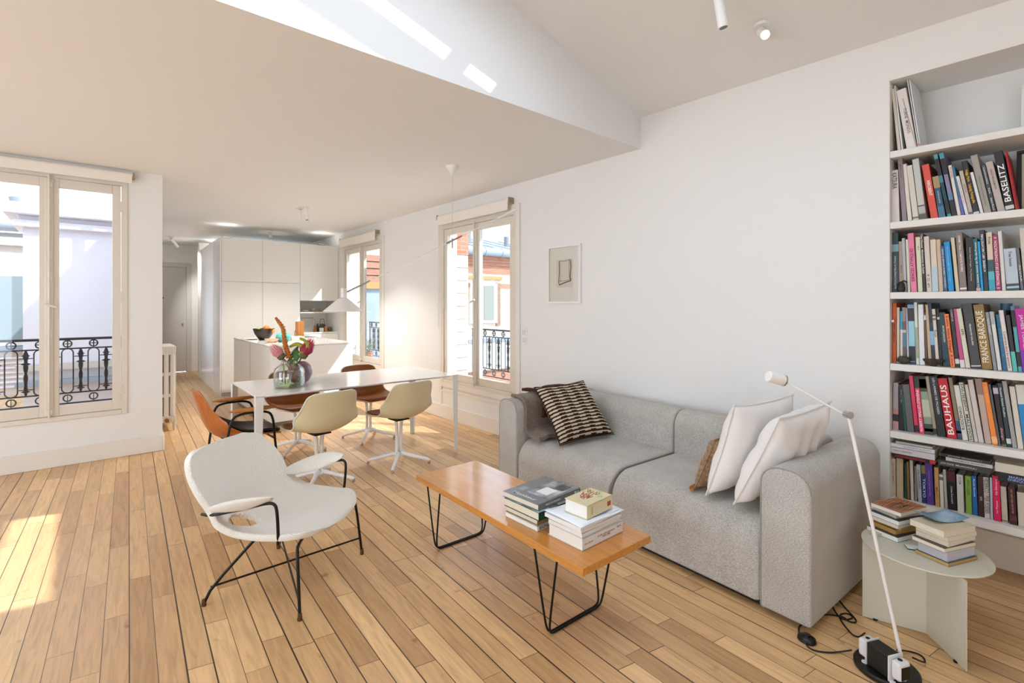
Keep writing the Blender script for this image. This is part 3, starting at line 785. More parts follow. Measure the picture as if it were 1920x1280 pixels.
z1, tb = pile([
    ('white book with photo cover at the bottom of the left pile on the round table', .0, .01, -20, .20, .135, .022, '4a4a44', PAGESW),
    ('yellowed paperback second from the bottom of the left pile', .01, .01, -23, .175, .11, .021, 'b08040', YP),
    ('thin yellowed paperback third from the bottom of the left pile', .015, .0, -17, .17, .105, .014, 'b98a4a', YP),
    ('grey paged paperback midway up the left pile', -.005, .005, -20, .185, .12, .018, 'a9a394', PAGES),
    ('white paged book with dark cover in the upper left pile', -.008, .0, -21, .19, .125, .020, '3c4650', PAGESW),
    ('beige paperback just under the terracotta one of the left pile', .012, .005, -26, .18, .12, .018, 'b7a696', PAGES),
    ('terracotta covered book with wavy ink drawing on top of the left pile', .0, .0, -19, .19, .13, .018, 'a9714c', PAGESW)], 2.872, .568, .3587)
m = MB(); rnd = random.Random(2)
for k in range(9):
    y = .014 + k * .0128
    m.tube([(.012 + q * .166 / 7, y + .004 * math.sin(q * 1.7 + k), .0183) for q in range(8)], .0011, 5, 1)
m.obj('ink_drawing', M_('5a3020'), tb)
text('cover_title', 'correr\nbody', M_('3a2118'), .038, tb, (.10, .07, .0187), (0, 0, R(180)))
z2, tb = pile([
    ('tan edged paperback with blue cover at the bottom of the right pile', -.005, .0, -22, .185, .125, .014, '41606c', YP),
    ('thick grey white book second from the bottom of the right pile', -.002, .0, -22, .175, .11, .040, 'c5c4c9', mat('grey_pages', 'c0bec4', .85)),
    ('paperback with dark printed cover midway up the right pile', -.01, .008, -23, .19, .125, .017, '5d5148', PAGES),
    ('cream paperback with a blue corner above the dark printed one', .012, .004, -20, .185, .12, .020, 'cfc4b4', PAGES),
    ('cream paperback second from the top of the right pile', .010, .002, -22, .185, .12, .020, 'd6ccbf', PAGES),
    ('large cream paperback at the top of the right pile', -.004, .012, -23, .195, .13, .026, 'c9bba0', PAGES)], 2.773, .386, .3587)
def sheet(u, v):
    a = R(-32); x, y = (u - .5) * .17, (v - .5) * .10
    return (2.815 + x * math.cos(a) - y * math.sin(a), .41 + x * math.sin(a) + y * math.cos(a), z2 + .003 + .014 * abs(2 * u - 1) ** 2)
t = MB().grid(sheet, 12, 4).obj('postcard', mat('blue_print', '9fb9c9', .35, var=1, vscale=14, vhx='6a8aa0'), solid=.0008); tag(t, 'curled blue picture postcard resting on the right pile of the round table', 'postcard')
t = thing('notepad', 'small white notepad with black edge between the two piles on the round table', 'notepad', (2.715, .505, .3587), R(-62))
MB().box((0, 0, 0), (.062, .04, .004)).obj('cover', BMETAL, t); MB().box((.0, .0, .004), (.06, .038, .007)).obj('paper', PAGESW, t)
t = bk('thin cream book lying under the left pile, towards the sofa', (2.75, .622, .3587), R(-20), .06, .04, .012, M_('cfc8b8'), PAGES)

# ------------------------------------------------------------ floor lamp
fl = thing('floor_lamp', 'thin white adjustable floor lamp on a black disc in front of the round table', 'floor lamp', (2.362, .505, 0))
MB().lathe([(0, 0), (.100, 0), (.107, .004), (.107, .016), (.102, .021), (0, .022)], 56).obj('base', mat('black_cast_base', '15130f', .35), fl)
tr = thing('transformer', None, None, (-.045, .0, .022), R(-25)); tr.parent = fl
TW = mat('transformer_white', 'dcdcdf', .35)
MB().box((-.03, -.042, .004), (.03, .042, .088)).obj('core', mat('transformer_core', '1b1a1a', .45), tr, bevel=.002, seg=2)
for s in (-1, 1):
    m = MB(); m.box((-.036, min(s * .042, s * .047), .0), (.036, max(s * .042, s * .047), .094)); m.obj('end_plate', TW, tr, bevel=.004, seg=3)
    m = MB(); m.box((-.028, min(s * .047, s * .082), .016), (.028, max(s * .047, s * .082), .084)); m.obj('end_housing', TW, tr, bevel=.010, seg=4)
    for q in (-1, 1): MB().cyl((q * .027, s * .054, 0), (q * .027, s * .054, .004), .010, n=16).obj('mounting_tab', TW, tr)
    MB().cyl((0, s * .062, .084), (0, s * .062, .0855), .008, n=14, ).obj('socket', BMETAL, tr)
MB().box((-.02, -.0835, .024), (.02, -.081, .070)).obj('socket_plate', BMETAL, tr)
J0 = Vector((.075, -.085, .055)); J1 = Vector((.0, -.0, 0))
# pole foot, knee joint and head in lamp coordinates
L0 = Vector((2.362, .505, 0)); PF = Vector((2.351, .452, .055)) - L0; PK = Vector((2.28, .611, .993)) - L0; PH_ = Vector((2.187, .823, 1.115)) - L0
MB().tube([PF + Vector((-.02, .03, 0)), PF], .006, 8).obj('foot_pin', CHROME, fl)
MB().tube([PF, PK], .0065, 12).obj('pole', WMETAL, fl)
MB().tube([PK + Vector((.01, .012, -.006)), PH_], .0038, 10).obj('upper_arm', WMETAL, fl)
d = Vector((.652, .758, 0))
MB().cyl(PK - d * .014, PK + d * .014, .014, n=20).obj('knee_joint', CHROME, fl)
hd = (Vector((-.8, .58, .26))).normalized(); 
MB().cyl(PH_ - hd * .012, PH_ + hd * .062, .023, n=28).obj('lamp_head', WMETAL, fl, bevel=.004, seg=3)
MB().cyl(PH_ - hd * .0125, PH_ - hd * .006, .024, n=28).obj('head_ring', CHROME, fl)
# cables and foot switch
CBL = mat('black_cable', '1a120f', .6)
t = MB().tube([(2.36, .62, .02), (2.33, .66, .004), (2.29, .69, .004), (2.262, .735, .004), (2.28, .765, .004), (2.305, .755, .012)], .0032, 8, 3).obj('lamp_cable', CBL)
tag(t, 'black cable looping over the floor from the lamp base to the foot switch', 'cable')
t = MB().tube([(2.32, .785, .012), (2.335, .81, .004), (2.40, .83, .004), (2.55, .80, .004), (2.62, .72, .004), (2.585, .69, .004), (2.62, .66, .004), (2.70, .74, .004), (2.78, .80, .004)], .0032, 8, 3).obj('mains_cable', CBL)
tag(t, 'black cable running from the foot switch under the sofa towards the wall', 'cable')
t = MB().tube([(2.40, .585, .09), (2.45, .62, .03), (2.50, .66, .004), (2.60, .74, .004), (2.66, .72, .004), (2.64, .68, .004), (2.57, .72, .004), (2.70, .80, .004), (2.86, .86, .004), (3.0, .88, .004), (3.3, .72, .004)], .0032, 8, 3).obj('transformer_cable', CBL)
tag(t, 'black cable coiled on the floor between the transformer and the sofa corner', 'cable')
t = MB().tube([(2.45, .44, .045), (2.52, .41, .004), (2.57, .43, .004), (2.56, .47, .004), (2.50, .50, .02)], .0032, 8, 3).obj('short_cable', CBL)
tag(t, 'short black cable loop behind the lamp base near the folded table leg', 'cable')
fs = thing('foot_switch', 'round black foot switch on the floor before the sofa corner', 'switch', (2.312, .770, 0))
MB().lathe([(0, 0), (.033, 0), (.037, .006), (.034, .018), (.024, .024), (0, .025)], 28, sx=.8).obj('housing', mat('switch_black', '0f0e0e', .3), fs)
MB().lathe([(0, .024), (.015, .024), (.014, .030), (0, .031)], 20).obj('button', mat('switch_black', '0f0e0e', .3), fs)

# ------------------------------------------------------------ framed drawing by the window
pf = thing('framed_drawing', 'white framed abstract ink drawing on the wall above the far end of the sofa', 'picture', (WX, 2.98, 1.437))
fw, fh = .415, .545
m = MB(); e = .018
for lo, hi in (((-.028, 0, 0), (-.001, fw, e)), ((-.028, 0, fh - e), (-.001, fw, fh)), ((-.028, 0, e), (-.001, e, fh - e)), ((-.028, fw - e, e), (-.001, fw, fh - e))): m.box(lo, hi)
m.obj('frame', mat('picture_frame', 'efebe5', .35), pf, bevel=.002, seg=2)
MB().box((-.010, e, e), (-.004, fw - e, fh - e)).obj('mat_board', mat('ivory_paper', 'e9e3d8', .8), pf)
MB().box((-.0108, .105, .15), (-.010, fw - .105, fh - .13)).obj('drawing_paper', mat('drawing_paper', 'ddd2c2', .8), pf)
INK = mat('brown_ink', '5f5048', .8); m = MB()
def stroke(pts, r_): m.tube([(-.0113, y, z) for y, z in pts], r_, 6, 2)
stroke([(.130, .40), (.124, .33), (.136, .26), (.126, .21)], .005); stroke([(.142, .41), (.150, .30), (.138, .22)], .0022)
stroke([(.130, .41), (.20, .395), (.275, .402)], .0022); stroke([(.276, .40), (.272, .30), (.282, .20), (.270, .17)], .0036); stroke([(.262, .39), (.264, .28), (.258, .20)], .0014)
stroke([(.270, .175), (.22, .19), (.16, .205), (.125, .21)], .0052); stroke([(.28, .21), (.20, .212), (.12, .222)], .0018)
m.obj('ink_lines', INK, pf)
MB().box((-.020, e, e), (-.0185, fw - e, fh - e)).obj('pane', GLASS, pf, smooth=False)

# ------------------------------------------------------------ bookcase in the niche
bc = thing('bookcase', 'white built-in bookcase in the wall niche at the right', 'bookcase', (WX, 0, 0))
for z in (2.283, 1.887, 1.496, 1.098, .722, .345):
    MB().box((.0, NY1 + .004, z - .037), (ND - .002, NY0 - .004, z)).obj('shelf', SHELF, bc, bevel=.002, seg=2)
MB().box((.0, NY0 - .003, .308), (ND - .002, NY0 - .0005, NZ - .003)).obj('side_panel', SHELF, bc)
MB().box((.0, NY1 + .0005, .308), (ND - .002, NY1 + .003, NZ - .003)).obj('side_panel', SHELF, bc)
BOOKS=[
(1, 0.686, 2.283, 0.0159, 0.3652, 0.0822, 'd8cfc4', 'thin cream magazine leaning against the niche side on the top bookcase shelf', None, []),
(1, 0.669, 2.283, 0.008, 0.3796, 0.0923, 'dfe4dc', 'thin white magazine with a greenish edge on the top bookcase shelf', None, []),
(1, 0.646, 2.283, 0.0456, 0.3493, 0.1378, 'e3dad7', 'wide white book with two dark words along the spine, top shelf', ('TURNE  MONDO', '55504c', 'd', 0.3, 0.47, 0.42), []),
(1, 0.597, 2.283, 0.006, 0.3951, 0.1244, 'e8e6e4', 'very thin tall white brochure on the top bookcase shelf, right of the wide white one', None, [(0.03, 0.07, 'd89a98')]),
(1, 0.591, 2.283, 0.0069, 0.3938, 0.1196, 'd9dde4', 'very thin tall bluish white brochure on the top bookcase shelf', None, [(0.03, 0.07, 'd89a98')]),
(2, 0.715, 1.887, 0.038, 0.2981, 0.0235, 'dfd8d6', 'white book lettered in large dark capitals, first in row, second shelf', ('KATSURA', '3a3634', 'd', 0.6, 0.8, 0.3), []),
(2, 0.666, 1.887, 0.023, 0.3577, 0.0615, '8f8086', 'tall mauve grey paperback on the second bookcase shelf, right of the white one', ('IMPERIAL  VILLA', '5c5055', 'd', 0.25, 0.8, 0.22), []),
(2, 0.642, 1.887, 0.0199, 0.324, 0.0803, 'ded7cc', 'narrow ivory paperback on the second bookcase shelf, right of the mauve one', None, []),
(2, 0.618, 1.887, 0.0269, 0.3105, 0.0968, 'd3cdc2', 'plain cream book with a small grey mark on the second bookcase shelf', None, [(0.04, 0.07, '77716a')]),
(2, 0.59, 1.887, 0.0299, 0.3406, 0.097, 'c3c5bf', 'pale grey book with a dark pictured foot on the second bookcase shelf', None, [(0, 0.1, '5f5b50'), (0.1, 0.12, 'a9a79a'), (0.12, 0.22, 'b4b4ae'), (0.22, 0.24, '4c4a44')]),
(2, 0.542, 1.887, 0.0317, 0.3017, 0.133, 'd95443', 'coral red book with bold white capitals on the second bookcase shelf', ('MIROBENT', 'f6efe8', 'd', 0.45, 0.56, 0.28), []),
(2, 0.508, 1.887, 0.0268, 0.2279, 0.1276, '2c5470', 'short blue book with a wood grained top third on the second bookcase shelf', ('HISTOIRE DES JARDINS', 'c9d2d4', 'd', 0.22, 0.5, 0.3), [(0.72, 1, 'a68d64'), (0.0, 0.28, '4a6f8c')]),
(2, 0.475, 1.887, 0.0168, 0.3487, 0.1642, '1c4650', 'tall teal book with black boxed lettering on the second bookcase shelf', None, [(0.93, 1, '56a0b0'), (0.66, 0.92, '26221f'), (0.55, 0.66, '4b8598'), (0.06, 0.27, '26221f'), (0, 0.05, '209a97')]),
(2, 0.455, 1.887, 0.0188, 0.3513, 0.1572, '8a80a5', 'tall lilac and turquoise book with black boxes on the second bookcase shelf', None, [(0.92, 1, '4fa3ac'), (0.66, 0.91, '241f22'), (0.27, 0.38, '5c86a0'), (0.02, 0.26, '2b2724')]),
(2, 0.435, 1.887, 0.0149, 0.2776, 0.1373, 'e0d5cb', 'narrow off-white book with small red letters on the second bookcase shelf', ('PLANTES', 'a5564a', 'd', 0.4, 0.85, 0.2), []),
(2, 0.419, 1.887, 0.0119, 0.2669, 0.1467, '39728c', 'thin petrol blue book with a violet blue lower half, second shelf', None, [(0, 0.38, '5a68ad')]),
(2, 0.404, 1.887, 0.0138, 0.2144, 0.1782, 'e2dfdd', 'short white paperback on the second bookcase shelf, right of the thin blue one', ('PETITE HISTOIRE DE LA VILLE', 'b06a60', 'd', 0.25, 0.6, 0.6), []),
(2, 0.39, 1.887, 0.0168, 0.2394, 0.1679, 'bfb3a7', 'tan paperback with faint red letters on the second bookcase shelf', ('JARDINS', '8c4a42', 'd', 0.3, 0.6, 0.2), [(0.02, 0.07, '6c665c')]),
(2, 0.372, 1.887, 0.0217, 0.289, 0.1669, '2e2b2b', 'black book with yellow lettering on the second bookcase shelf, right of the tan one', ('Helga Paris   Leipzig Fotografie', 'f0b51d', 'd', 0.5, 0.52, 0.62), [(0.01, 0.05, 'd6d2cc')]),
(2, 0.348, 1.887, 0.0138, 0.2246, 0.1791, 'e4e2e3', 'narrow white paperback on the second bookcase shelf, right of the black and yellow one', None, []),
(2, 0.333, 1.887, 0.0276, 0.3096, 0.1721, 'a09a90', 'tall stone grey book with small dark letters on the second bookcase shelf', ('The Land and House in Paris', '5a554d', 'd', 0.22, 0.38, 0.5), []),
(2, 0.304, 1.887, 0.0168, 0.2515, 0.1678, '454a52', 'slate grey book with small white words on the second bookcase shelf', ('Constructions     Paris     Saint-Roch', 'dfe2e4', 'd', 0.4, 0.5, 0.9), []),
(2, 0.285, 1.887, 0.0286, 0.264, 0.1751, 'bdb0a8', 'pinkish beige book with brown capitals on the second bookcase shelf, right of the slate one', ('LESLIE WILLIAMSON', '5b4c48', 'd', 0.27, 0.65, 0.4), []),
(2, 0.255, 1.887, 0.0317, 0.3083, 0.1465, '2b2728', 'thick black book with huge white capitals on the second bookcase shelf', ('BASELITZ', 'efefec', 'u', 0.72, 0.46, 0.62), [(0.03, 0.09, 'c9c7c4')]),
(2, 0.222, 1.887, 0.0089, 0.3035, 0.1289, 'b3161b', 'thin bright red book, last before the black frame on the second bookcase shelf', None, []),
(3, 0.711, 1.496, 0.031, 0.337, 0.0089, '34454a', 'dark teal photo book, first in row on the third bookcase shelf', ('AUTOCONSTRUCTION', 'cfdde0', 'u', 0.28, 0.33, 0.55), [(0.68, 0.8, '79a4ad')]),
(3, 0.68, 1.496, 0.022, 0.285, 0.0105, 'a68f80', 'light brown paperback on the third bookcase shelf, right of the teal photo one', ('MARSEILLE', '5f4a42', 'd', 0.3, 0.45, 0.15), []),
(3, 0.657, 1.496, 0.014, 0.3012, 0.0365, 'b3b9bd', 'narrow cool grey book on the third bookcase shelf, right of the brown one', None, []),
(3, 0.642, 1.496, 0.014, 0.2922, 0.0342, 'd6d4c2', 'narrow pale ivory book on the third bookcase shelf, right of the grey one', None, []),
(3, 0.627, 1.496, 0.027, 0.3253, 0.0461, 'e97fa2', 'pink book with dark capitals on the third bookcase shelf, right of the pale one', ('ESPACES ATYPIQUES', '3c2a35', 'u', 0.5, 0.46, 0.56), []),
(3, 0.598, 1.496, 0.022, 0.3022, 0.0397, 'd6d6b9', 'pale greenish cream book on the third bookcase shelf, right of the pink one', ('OPUS', '4c4a38', 'd', 0.25, 0.8, 0.08), []),
(3, 0.575, 1.496, 0.013, 0.3173, 0.0441, '37302e', 'narrow dark brown book with white outlined letters on the third bookcase shelf', ('Tiny Houses  Minimaisons de Suède', 'e8e0d8', 'd', 0.7, 0.65, 0.68), []),
(3, 0.561, 1.496, 0.024, 0.3013, 0.0465, 'd6c9bb', 'beige book with small black symbols on the third bookcase shelf', ('UP  □  K', '2f2925', 'u', 0.4, 0.2, 0.24), []),
(3, 0.536, 1.496, 0.026, 0.2812, 0.0391, 'd8c8b5', 'cream book with a pale blue lower half on the third bookcase shelf', None, [(0.0, 0.48, 'b5c8d0')]),
(3, 0.509, 1.496, 0.019, 0.2793, 0.0466, 'cdb69b', 'plain sand coloured paperback on the third bookcase shelf, right of the blue footed one', None, []),
(3, 0.489, 1.496, 0.016, 0.2435, 0.0617, '45597a', 'short navy book with white capitals on the third bookcase shelf, right of the tan one', ('DANS LE MARAIS ROBERT DOISNEAU', 'cfd6de', 'd', 0.4, 0.5, 0.85), []),
(3, 0.472, 1.496, 0.0249, 0.2637, 0.0721, '1791d3', 'bright blue book with faint pale letters on the third bookcase shelf', ('Maisons individuelles dans le monde', '8ccbe8', 'd', 0.25, 0.55, 0.7), []),
(3, 0.442, 1.496, 0.016, 0.2838, 0.0741, 'd4c3a6', 'wheat coloured paperback on the third bookcase shelf, right of the bright blue one', None, []),
(3, 0.425, 1.496, 0.0279, 0.3066, 0.062, '86766f', 'wide taupe book with white capitals on the third bookcase shelf, right of the wheat one', ('OSAMU TAAA COMPLETE WORKS', 'e9e2dd', 'd', 0.35, 0.64, 0.62), [(0.03, 0.06, 'e0d8d2')]),
(3, 0.395, 1.496, 0.031, 0.2782, 0.036, '2f2721', 'wide black book with tiny pale letters on the third bookcase shelf', ('Frank Lloyd Wright  The Houses', 'c9c0b4', 'd', 0.17, 0.5, 0.62), []),
(3, 0.363, 1.496, 0.017, 0.2693, 0.0483, '1f6672', 'teal book with white handwritten style title on the third bookcase shelf', ('La maison neuve en Île-de-France', 'e7eef0', 'u', 0.42, 0.5, 0.85), [(0.0, 0.06, 'd8a0b0')]),
(3, 0.345, 1.496, 0.01, 0.2534, 0.0553, '1c9ddb', 'thin sky blue paperback on the third bookcase shelf, right of the teal one', None, []),
(3, 0.334, 1.496, 0.018, 0.3105, 0.058, '32363f', 'tall blue black book with white capitals on the third bookcase shelf', ('AI WEIWEI  ART | ARCHITECTURE', 'eceef2', 'u', 0.45, 0.62, 0.62), []),
(3, 0.315, 1.496, 0.023, 0.2953, 0.044, 'd6c5b0', 'cream topped book with teal and aqua lower half on the third bookcase shelf', ('Frida', '4a3d34', 'd', 0.4, 0.86, 0.12), [(0, 0.19, '3ba0b5'), (0.19, 0.33, '56b3c4'), (0.33, 0.53, '2d5a5d')]),
(3, 0.291, 1.496, 0.02, 0.2793, 0.0466, 'a93a62', 'wine red book with white capitals on the third bookcase shelf', ('E  TECHNIQUE DE LA CONSTRUCTION · II', 'f1e4ea', 'u', 0.5, 0.5, 0.92), []),
(3, 0.27, 1.496, 0.016, 0.2984, 0.0536, 'd8d4ce', 'tall plain white book on the third bookcase shelf, right of the wine red one', None, []),
(3, 0.253, 1.496, 0.0459, 0.2074, 0.0627, 'b9c3cd', 'pale blue book with dark trees and the words Tree houses, third shelf', ('Tree houses', '30343a', 'd', 0.25, 0.75, 0.36), [(0, 0.05, '24564c'), (0.1, 0.16, '39424a')]),
(3, 0.205, 1.496, 0.012, 0.2107, 0.0808, '6b6e74', 'narrow grey book with pale capitals beside the trees on the third bookcase shelf', ('ALVAR', 'd9dadc', 'd', 0.5, 0.4, 0.4), []),
(3, 0.192, 1.496, 0.0269, 0.3046, 0.0624, 'cfc5ba', 'tall beige book at the right end on the third bookcase shelf', None, []),
(4, 0.711, 1.098, 0.019, 0.339, -0.0029, 'd05a1c', 'narrow orange book, first in row on the fourth bookcase shelf', ('BIOMIMETISME', '5a2a14', 'u', 0.35, 0.5, 0.3), []),
(4, 0.691, 1.098, 0.014, 0.313, 0.0, 'cfc1ab', 'narrow cream paperback on the fourth bookcase shelf, right of the orange one', None, []),
(4, 0.676, 1.098, 0.013, 0.292, 0.0, 'ddd3c8', 'narrow white book with a bright blue top on the fourth bookcase shelf', None, [(0.65, 1, '1e9cc6')]),
(4, 0.662, 1.098, 0.016, 0.313, 0.0128, '6a5a50', 'narrow brown book with grey and blue pictures on the fourth bookcase shelf', None, [(0.3, 0.55, '4f7f92'), (0.55, 0.6, 'c9c2b8'), (0.75, 1, '8f8378')]),
(4, 0.645, 1.098, 0.01, 0.3111, 0.0289, 'cdc6d3', 'thin lilac white book on the fourth bookcase shelf, right of the brown one', None, []),
(4, 0.635, 1.098, 0.029, 0.3291, 0.0243, '93c8db', 'light blue book with black boxed lettering on the fourth bookcase shelf', None, [(0.95, 1, '7c94b8'), (0.72, 0.94, '28242a'), (0.05, 0.3, '28242a'), (0, 0.04, '2a3a66')]),
(4, 0.605, 1.098, 0.015, 0.3412, 0.0322, 'd6d6c9', 'tall pale green magazine with a speckled spine on the fourth bookcase shelf', None, [(0.1, 0.6, 'a3a68f')]),
(4, 0.59, 1.098, 0.024, 0.3291, 0.0243, 'e0e2e6', 'thick glossy white magazine on the fourth bookcase shelf, right of the magazine one', None, []),
(4, 0.565, 1.098, 0.011, 0.2852, 0.0386, '6d4a3a', 'thin rust brown book on the fourth bookcase shelf, right of the white one', None, [(0.86, 0.95, 'd8d4cc')]),
(4, 0.553, 1.098, 0.015, 0.3283, 0.0427, 'c6ad90', 'narrow tan paperback on the fourth bookcase shelf, right of the rust one', None, []),
(4, 0.537, 1.098, 0.016, 0.3365, 0.0565, '1f3147', 'navy book with a light blue panel and black boxes, fourth shelf', None, [(0.33, 0.55, '7fb4d6'), (0.68, 0.9, '241f1d'), (0.03, 0.25, '241f1d')]),
(4, 0.521, 1.098, 0.015, 0.3055, 0.0589, 'd6ccc2', 'narrow cream book with dark bars at its top on the fourth bookcase shelf', ('fool', '3f3a36', 'd', 0.6, 0.57, 0.12), [(0.87, 0.9, '57504c'), (0.8, 0.84, '77706c')]),
(4, 0.505, 1.098, 0.011, 0.3044, 0.0526, '262220', 'thin black paperback on the fourth bookcase shelf, right of the cream one', None, [(0.82, 0.86, 'c8c2b8')]),
(4, 0.493, 1.098, 0.0289, 0.2876, 0.0661, '173e44', 'wide dark teal book with a small pale title on the fourth bookcase shelf', ('MON JARDIN', 'd9d6c4', 'd', 0.28, 0.6, 0.3), []),
(4, 0.463, 1.098, 0.0199, 0.2792, 0.0933, 'ef7d43', 'bright orange book with dark lettering on the fourth bookcase shelf', ('À vivre  Valérie Schlegel  À vivre', '5a2b1c', 'd', 0.5, 0.5, 0.95), []),
(4, 0.442, 1.098, 0.0169, 0.3122, 0.0866, '2a2222', 'black book with small pale capitals on the fourth bookcase shelf', ('CORPUS', 'c9c6b0', 'd', 0.4, 0.87, 0.2), [(0.06, 0.14, 'cfcac4')]),
(4, 0.424, 1.098, 0.0189, 0.3088, 0.1071, 'c54a84', 'magenta pink book with a white foot on the fourth bookcase shelf', None, [(0, 0.13, 'ddd4dc')]),
(4, 0.404, 1.098, 0.0199, 0.3092, 0.1199, 'd5cfba', 'cream book with small black letters on the fourth bookcase shelf, right of the pink one', ('EPE', '2b2a26', 'd', 0.45, 0.6, 0.1), []),
(4, 0.382, 1.098, 0.0388, 0.3331, 0.1113, '403e3f', 'wide charcoal book with small white capitals on the fourth bookcase shelf', ('FRANÇOIS HALARD', 'eceaea', 'd', 0.17, 0.52, 0.33), [(0.03, 0.045, 'dcdcdc')]),
(4, 0.342, 1.098, 0.0408, 0.3288, 0.1036, '8e7038', 'thick gold book with tall cream capitals on the fourth bookcase shelf', ('FRANCE BAROQUE', 'f0e4c8', 'u', 0.62, 0.5, 0.8), []),
(4, 0.3, 1.098, 0.0149, 0.2917, 0.1065, '8d8f94', 'grey book with small white letters on the fourth bookcase shelf, right of the gold one', ('GOURMET', 'dcdcdc', 'd', 0.45, 0.75, 0.28), []),
(4, 0.284, 1.098, 0.0159, 0.2946, 0.1054, 'd8d8d2', 'white book with a grey top on the fourth bookcase shelf, right of the grey one', None, [(0.78, 1, 'a8adb0')]),
(4, 0.267, 1.098, 0.0179, 0.2792, 0.0933, '1f6388', 'petrol blue book on the fourth bookcase shelf, right of the white one', ('BOTANIQUE', '4d9ac2', 'd', 0.4, 0.5, 0.5), []),
(4, 0.249, 1.098, 0.0179, 0.3018, 0.1096, 'ddd3cf', 'white book with red script lettering on the fourth bookcase shelf', ('Construire dans les quartiers', '9c4a40', 'd', 0.5, 0.35, 0.6), []),
(4, 0.23, 1.098, 0.0159, 0.2784, 0.1007, '2b2628', 'black book with an aqua lower third on the fourth bookcase shelf', None, [(0, 0.35, '57b8ad')]),
(4, 0.213, 1.098, 0.0149, 0.3222, 0.087, '5ba6b0', 'turquoise book with black boxed lettering on the fourth bookcase shelf', None, [(0.95, 1, '5b7f96'), (0.68, 0.94, '241f1d'), (0.08, 0.3, '241f1d')]),
(4, 0.197, 1.098, 0.0388, 0.3094, 0.0939, 'c01a9c', 'wide magenta and purple book at the right end on the fourth bookcase shelf', ('JAMES TURRELL', 'f3d8ee', 'd', 0.28, 0.6, 0.6), [(0, 0.35, '7a2aa8')]),
(5, 0.709, 0.722, 0.026, 0.264, 0.0, 'a29a9c', 'pinkish grey picture book, first in row on the fifth bookcase shelf', None, [(0, 0.18, 'b98c8c'), (0.18, 0.33, '2a2225'), (0.33, 0.44, 'b27f78')]),
(5, 0.682, 0.722, 0.025, 0.257, 0.0039, '1f1a1b', 'black book with tiny pale letters on the fifth bookcase shelf', ('COUPER LE TEMPS', '8f8a72', 'd', 0.25, 0.75, 0.3), []),
(5, 0.656, 0.722, 0.012, 0.2005, 0.0699, '125a46', 'short thin green book on the fifth bookcase shelf, right of the black one', None, []),
(5, 0.643, 0.722, 0.0319, 0.26, 0.0886, '5f5d5c', 'wide plain mid grey book on the fifth bookcase shelf, right of the green one', None, []),
(5, 0.61, 0.722, 0.0189, 0.3133, 0.0895, 'd2335b', 'tall hot pink book with a black box at its foot, fifth shelf', None, [(0.02, 0.13, '2a1a20')]),
(5, 0.59, 0.722, 0.0219, 0.3112, 0.0869, 'e0466e', 'pink book with white capitals and a black top on the fifth bookcase shelf', ('ROBERT MALLET-STEVENS', 'fbe3ea', 'u', 0.5, 0.4, 0.72), [(0.79, 1, '2a2a2c')]),
(5, 0.567, 0.722, 0.0358, 0.3114, 0.0933, '8a9a88', 'green and yellow picture book on the fifth bookcase shelf, right of the pink one', None, [(0.74, 1, '3d3a22'), (0.8, 0.96, 'a7a93a'), (0, 0.18, '3a4440'), (0.05, 0.1, 'b7b93c'), (0.3, 0.6, 'b9c0a8')]),
(5, 0.53, 0.722, 0.0159, 0.3172, 0.1169, 'a39684', 'tan book with a black box at its foot on the fifth bookcase shelf', None, [(0.02, 0.12, '29231d')]),
(5, 0.513, 0.722, 0.0348, 0.3193, 0.1193, '1d1b22', 'black book with white serif capitals on the fifth bookcase shelf, right of the tan one', ('LES LARMES DE PICASSO', 'd8d4d0', 'd', 0.27, 0.67, 0.6), []),
(5, 0.475, 0.722, 0.0406, 0.3127, 0.1315, 'c00d17', 'bright red book with huge white BAUHAUS capitals on the fifth bookcase shelf', ('BAUHAUS', 'f4ebe8', 'u', 0.62, 0.47, 0.83), []),
(5, 0.433, 0.722, 0.0169, 0.3205, 0.1251, '8a7a62', 'brown book with a blue pictured foot on the fifth bookcase shelf', None, [(0, 0.3, '3a4a68'), (0.1, 0.14, 'a9b8c8')]),
(5, 0.415, 0.722, 0.0228, 0.2833, 0.1274, 'd5d2ca', 'white book with tall thin black capitals on the fifth bookcase shelf', ('RODČENKO', '2a2a2a', 'u', 0.5, 0.4, 0.42), []),
(5, 0.39, 0.722, 0.0178, 0.2998, 0.1372, 'cfcdc0', 'ivory book with bold black Cyrillic and Latin capitals on the fifth bookcase shelf', ('МАЛЕВИЧ  MALEVICH', '26241f', 'd', 0.6, 0.5, 0.95), []),
(5, 0.37, 0.722, 0.0149, 0.2926, 0.1337, 'c6bfb2', 'narrow cream book on the fifth bookcase shelf, right of the ivory one', None, []),
(5, 0.355, 0.722, 0.0218, 0.3188, 0.1321, 'cfc2be', 'pinkish white book on the fifth bookcase shelf, right of the cream one', None, []),
(5, 0.331, 0.722, 0.0258, 0.3273, 0.1194, 'bfa79a', 'pinkish beige book with a speckled top on the fifth bookcase shelf', None, [(0.75, 1, '94796e')]),
(5, 0.304, 0.722, 0.0218, 0.3126, 0.1283, 'f08c36', 'bright orange book in the right half on the fifth bookcase shelf', ('JEAN PROUVE', 'f7b67e', 'd', 0.3, 0.8, 0.25), [(0.03, 0.13, 'f5b27a')]),
(5, 0.282, 0.722, 0.0099, 0.3054, 0.1248, '5b5a5e', 'narrow dark grey book on the fifth bookcase shelf, right of the orange one', None, []),
(5, 0.271, 0.722, 0.0189, 0.2999, 0.1136, '2a1a1a', 'black book with a pale label and pink foot title, fifth shelf', ('design', 'd89ab0', 'd', 0.45, 0.2, 0.2), [(0.86, 0.96, 'c4b8cc'), (0.0, 0.03, '4f7a45')]),
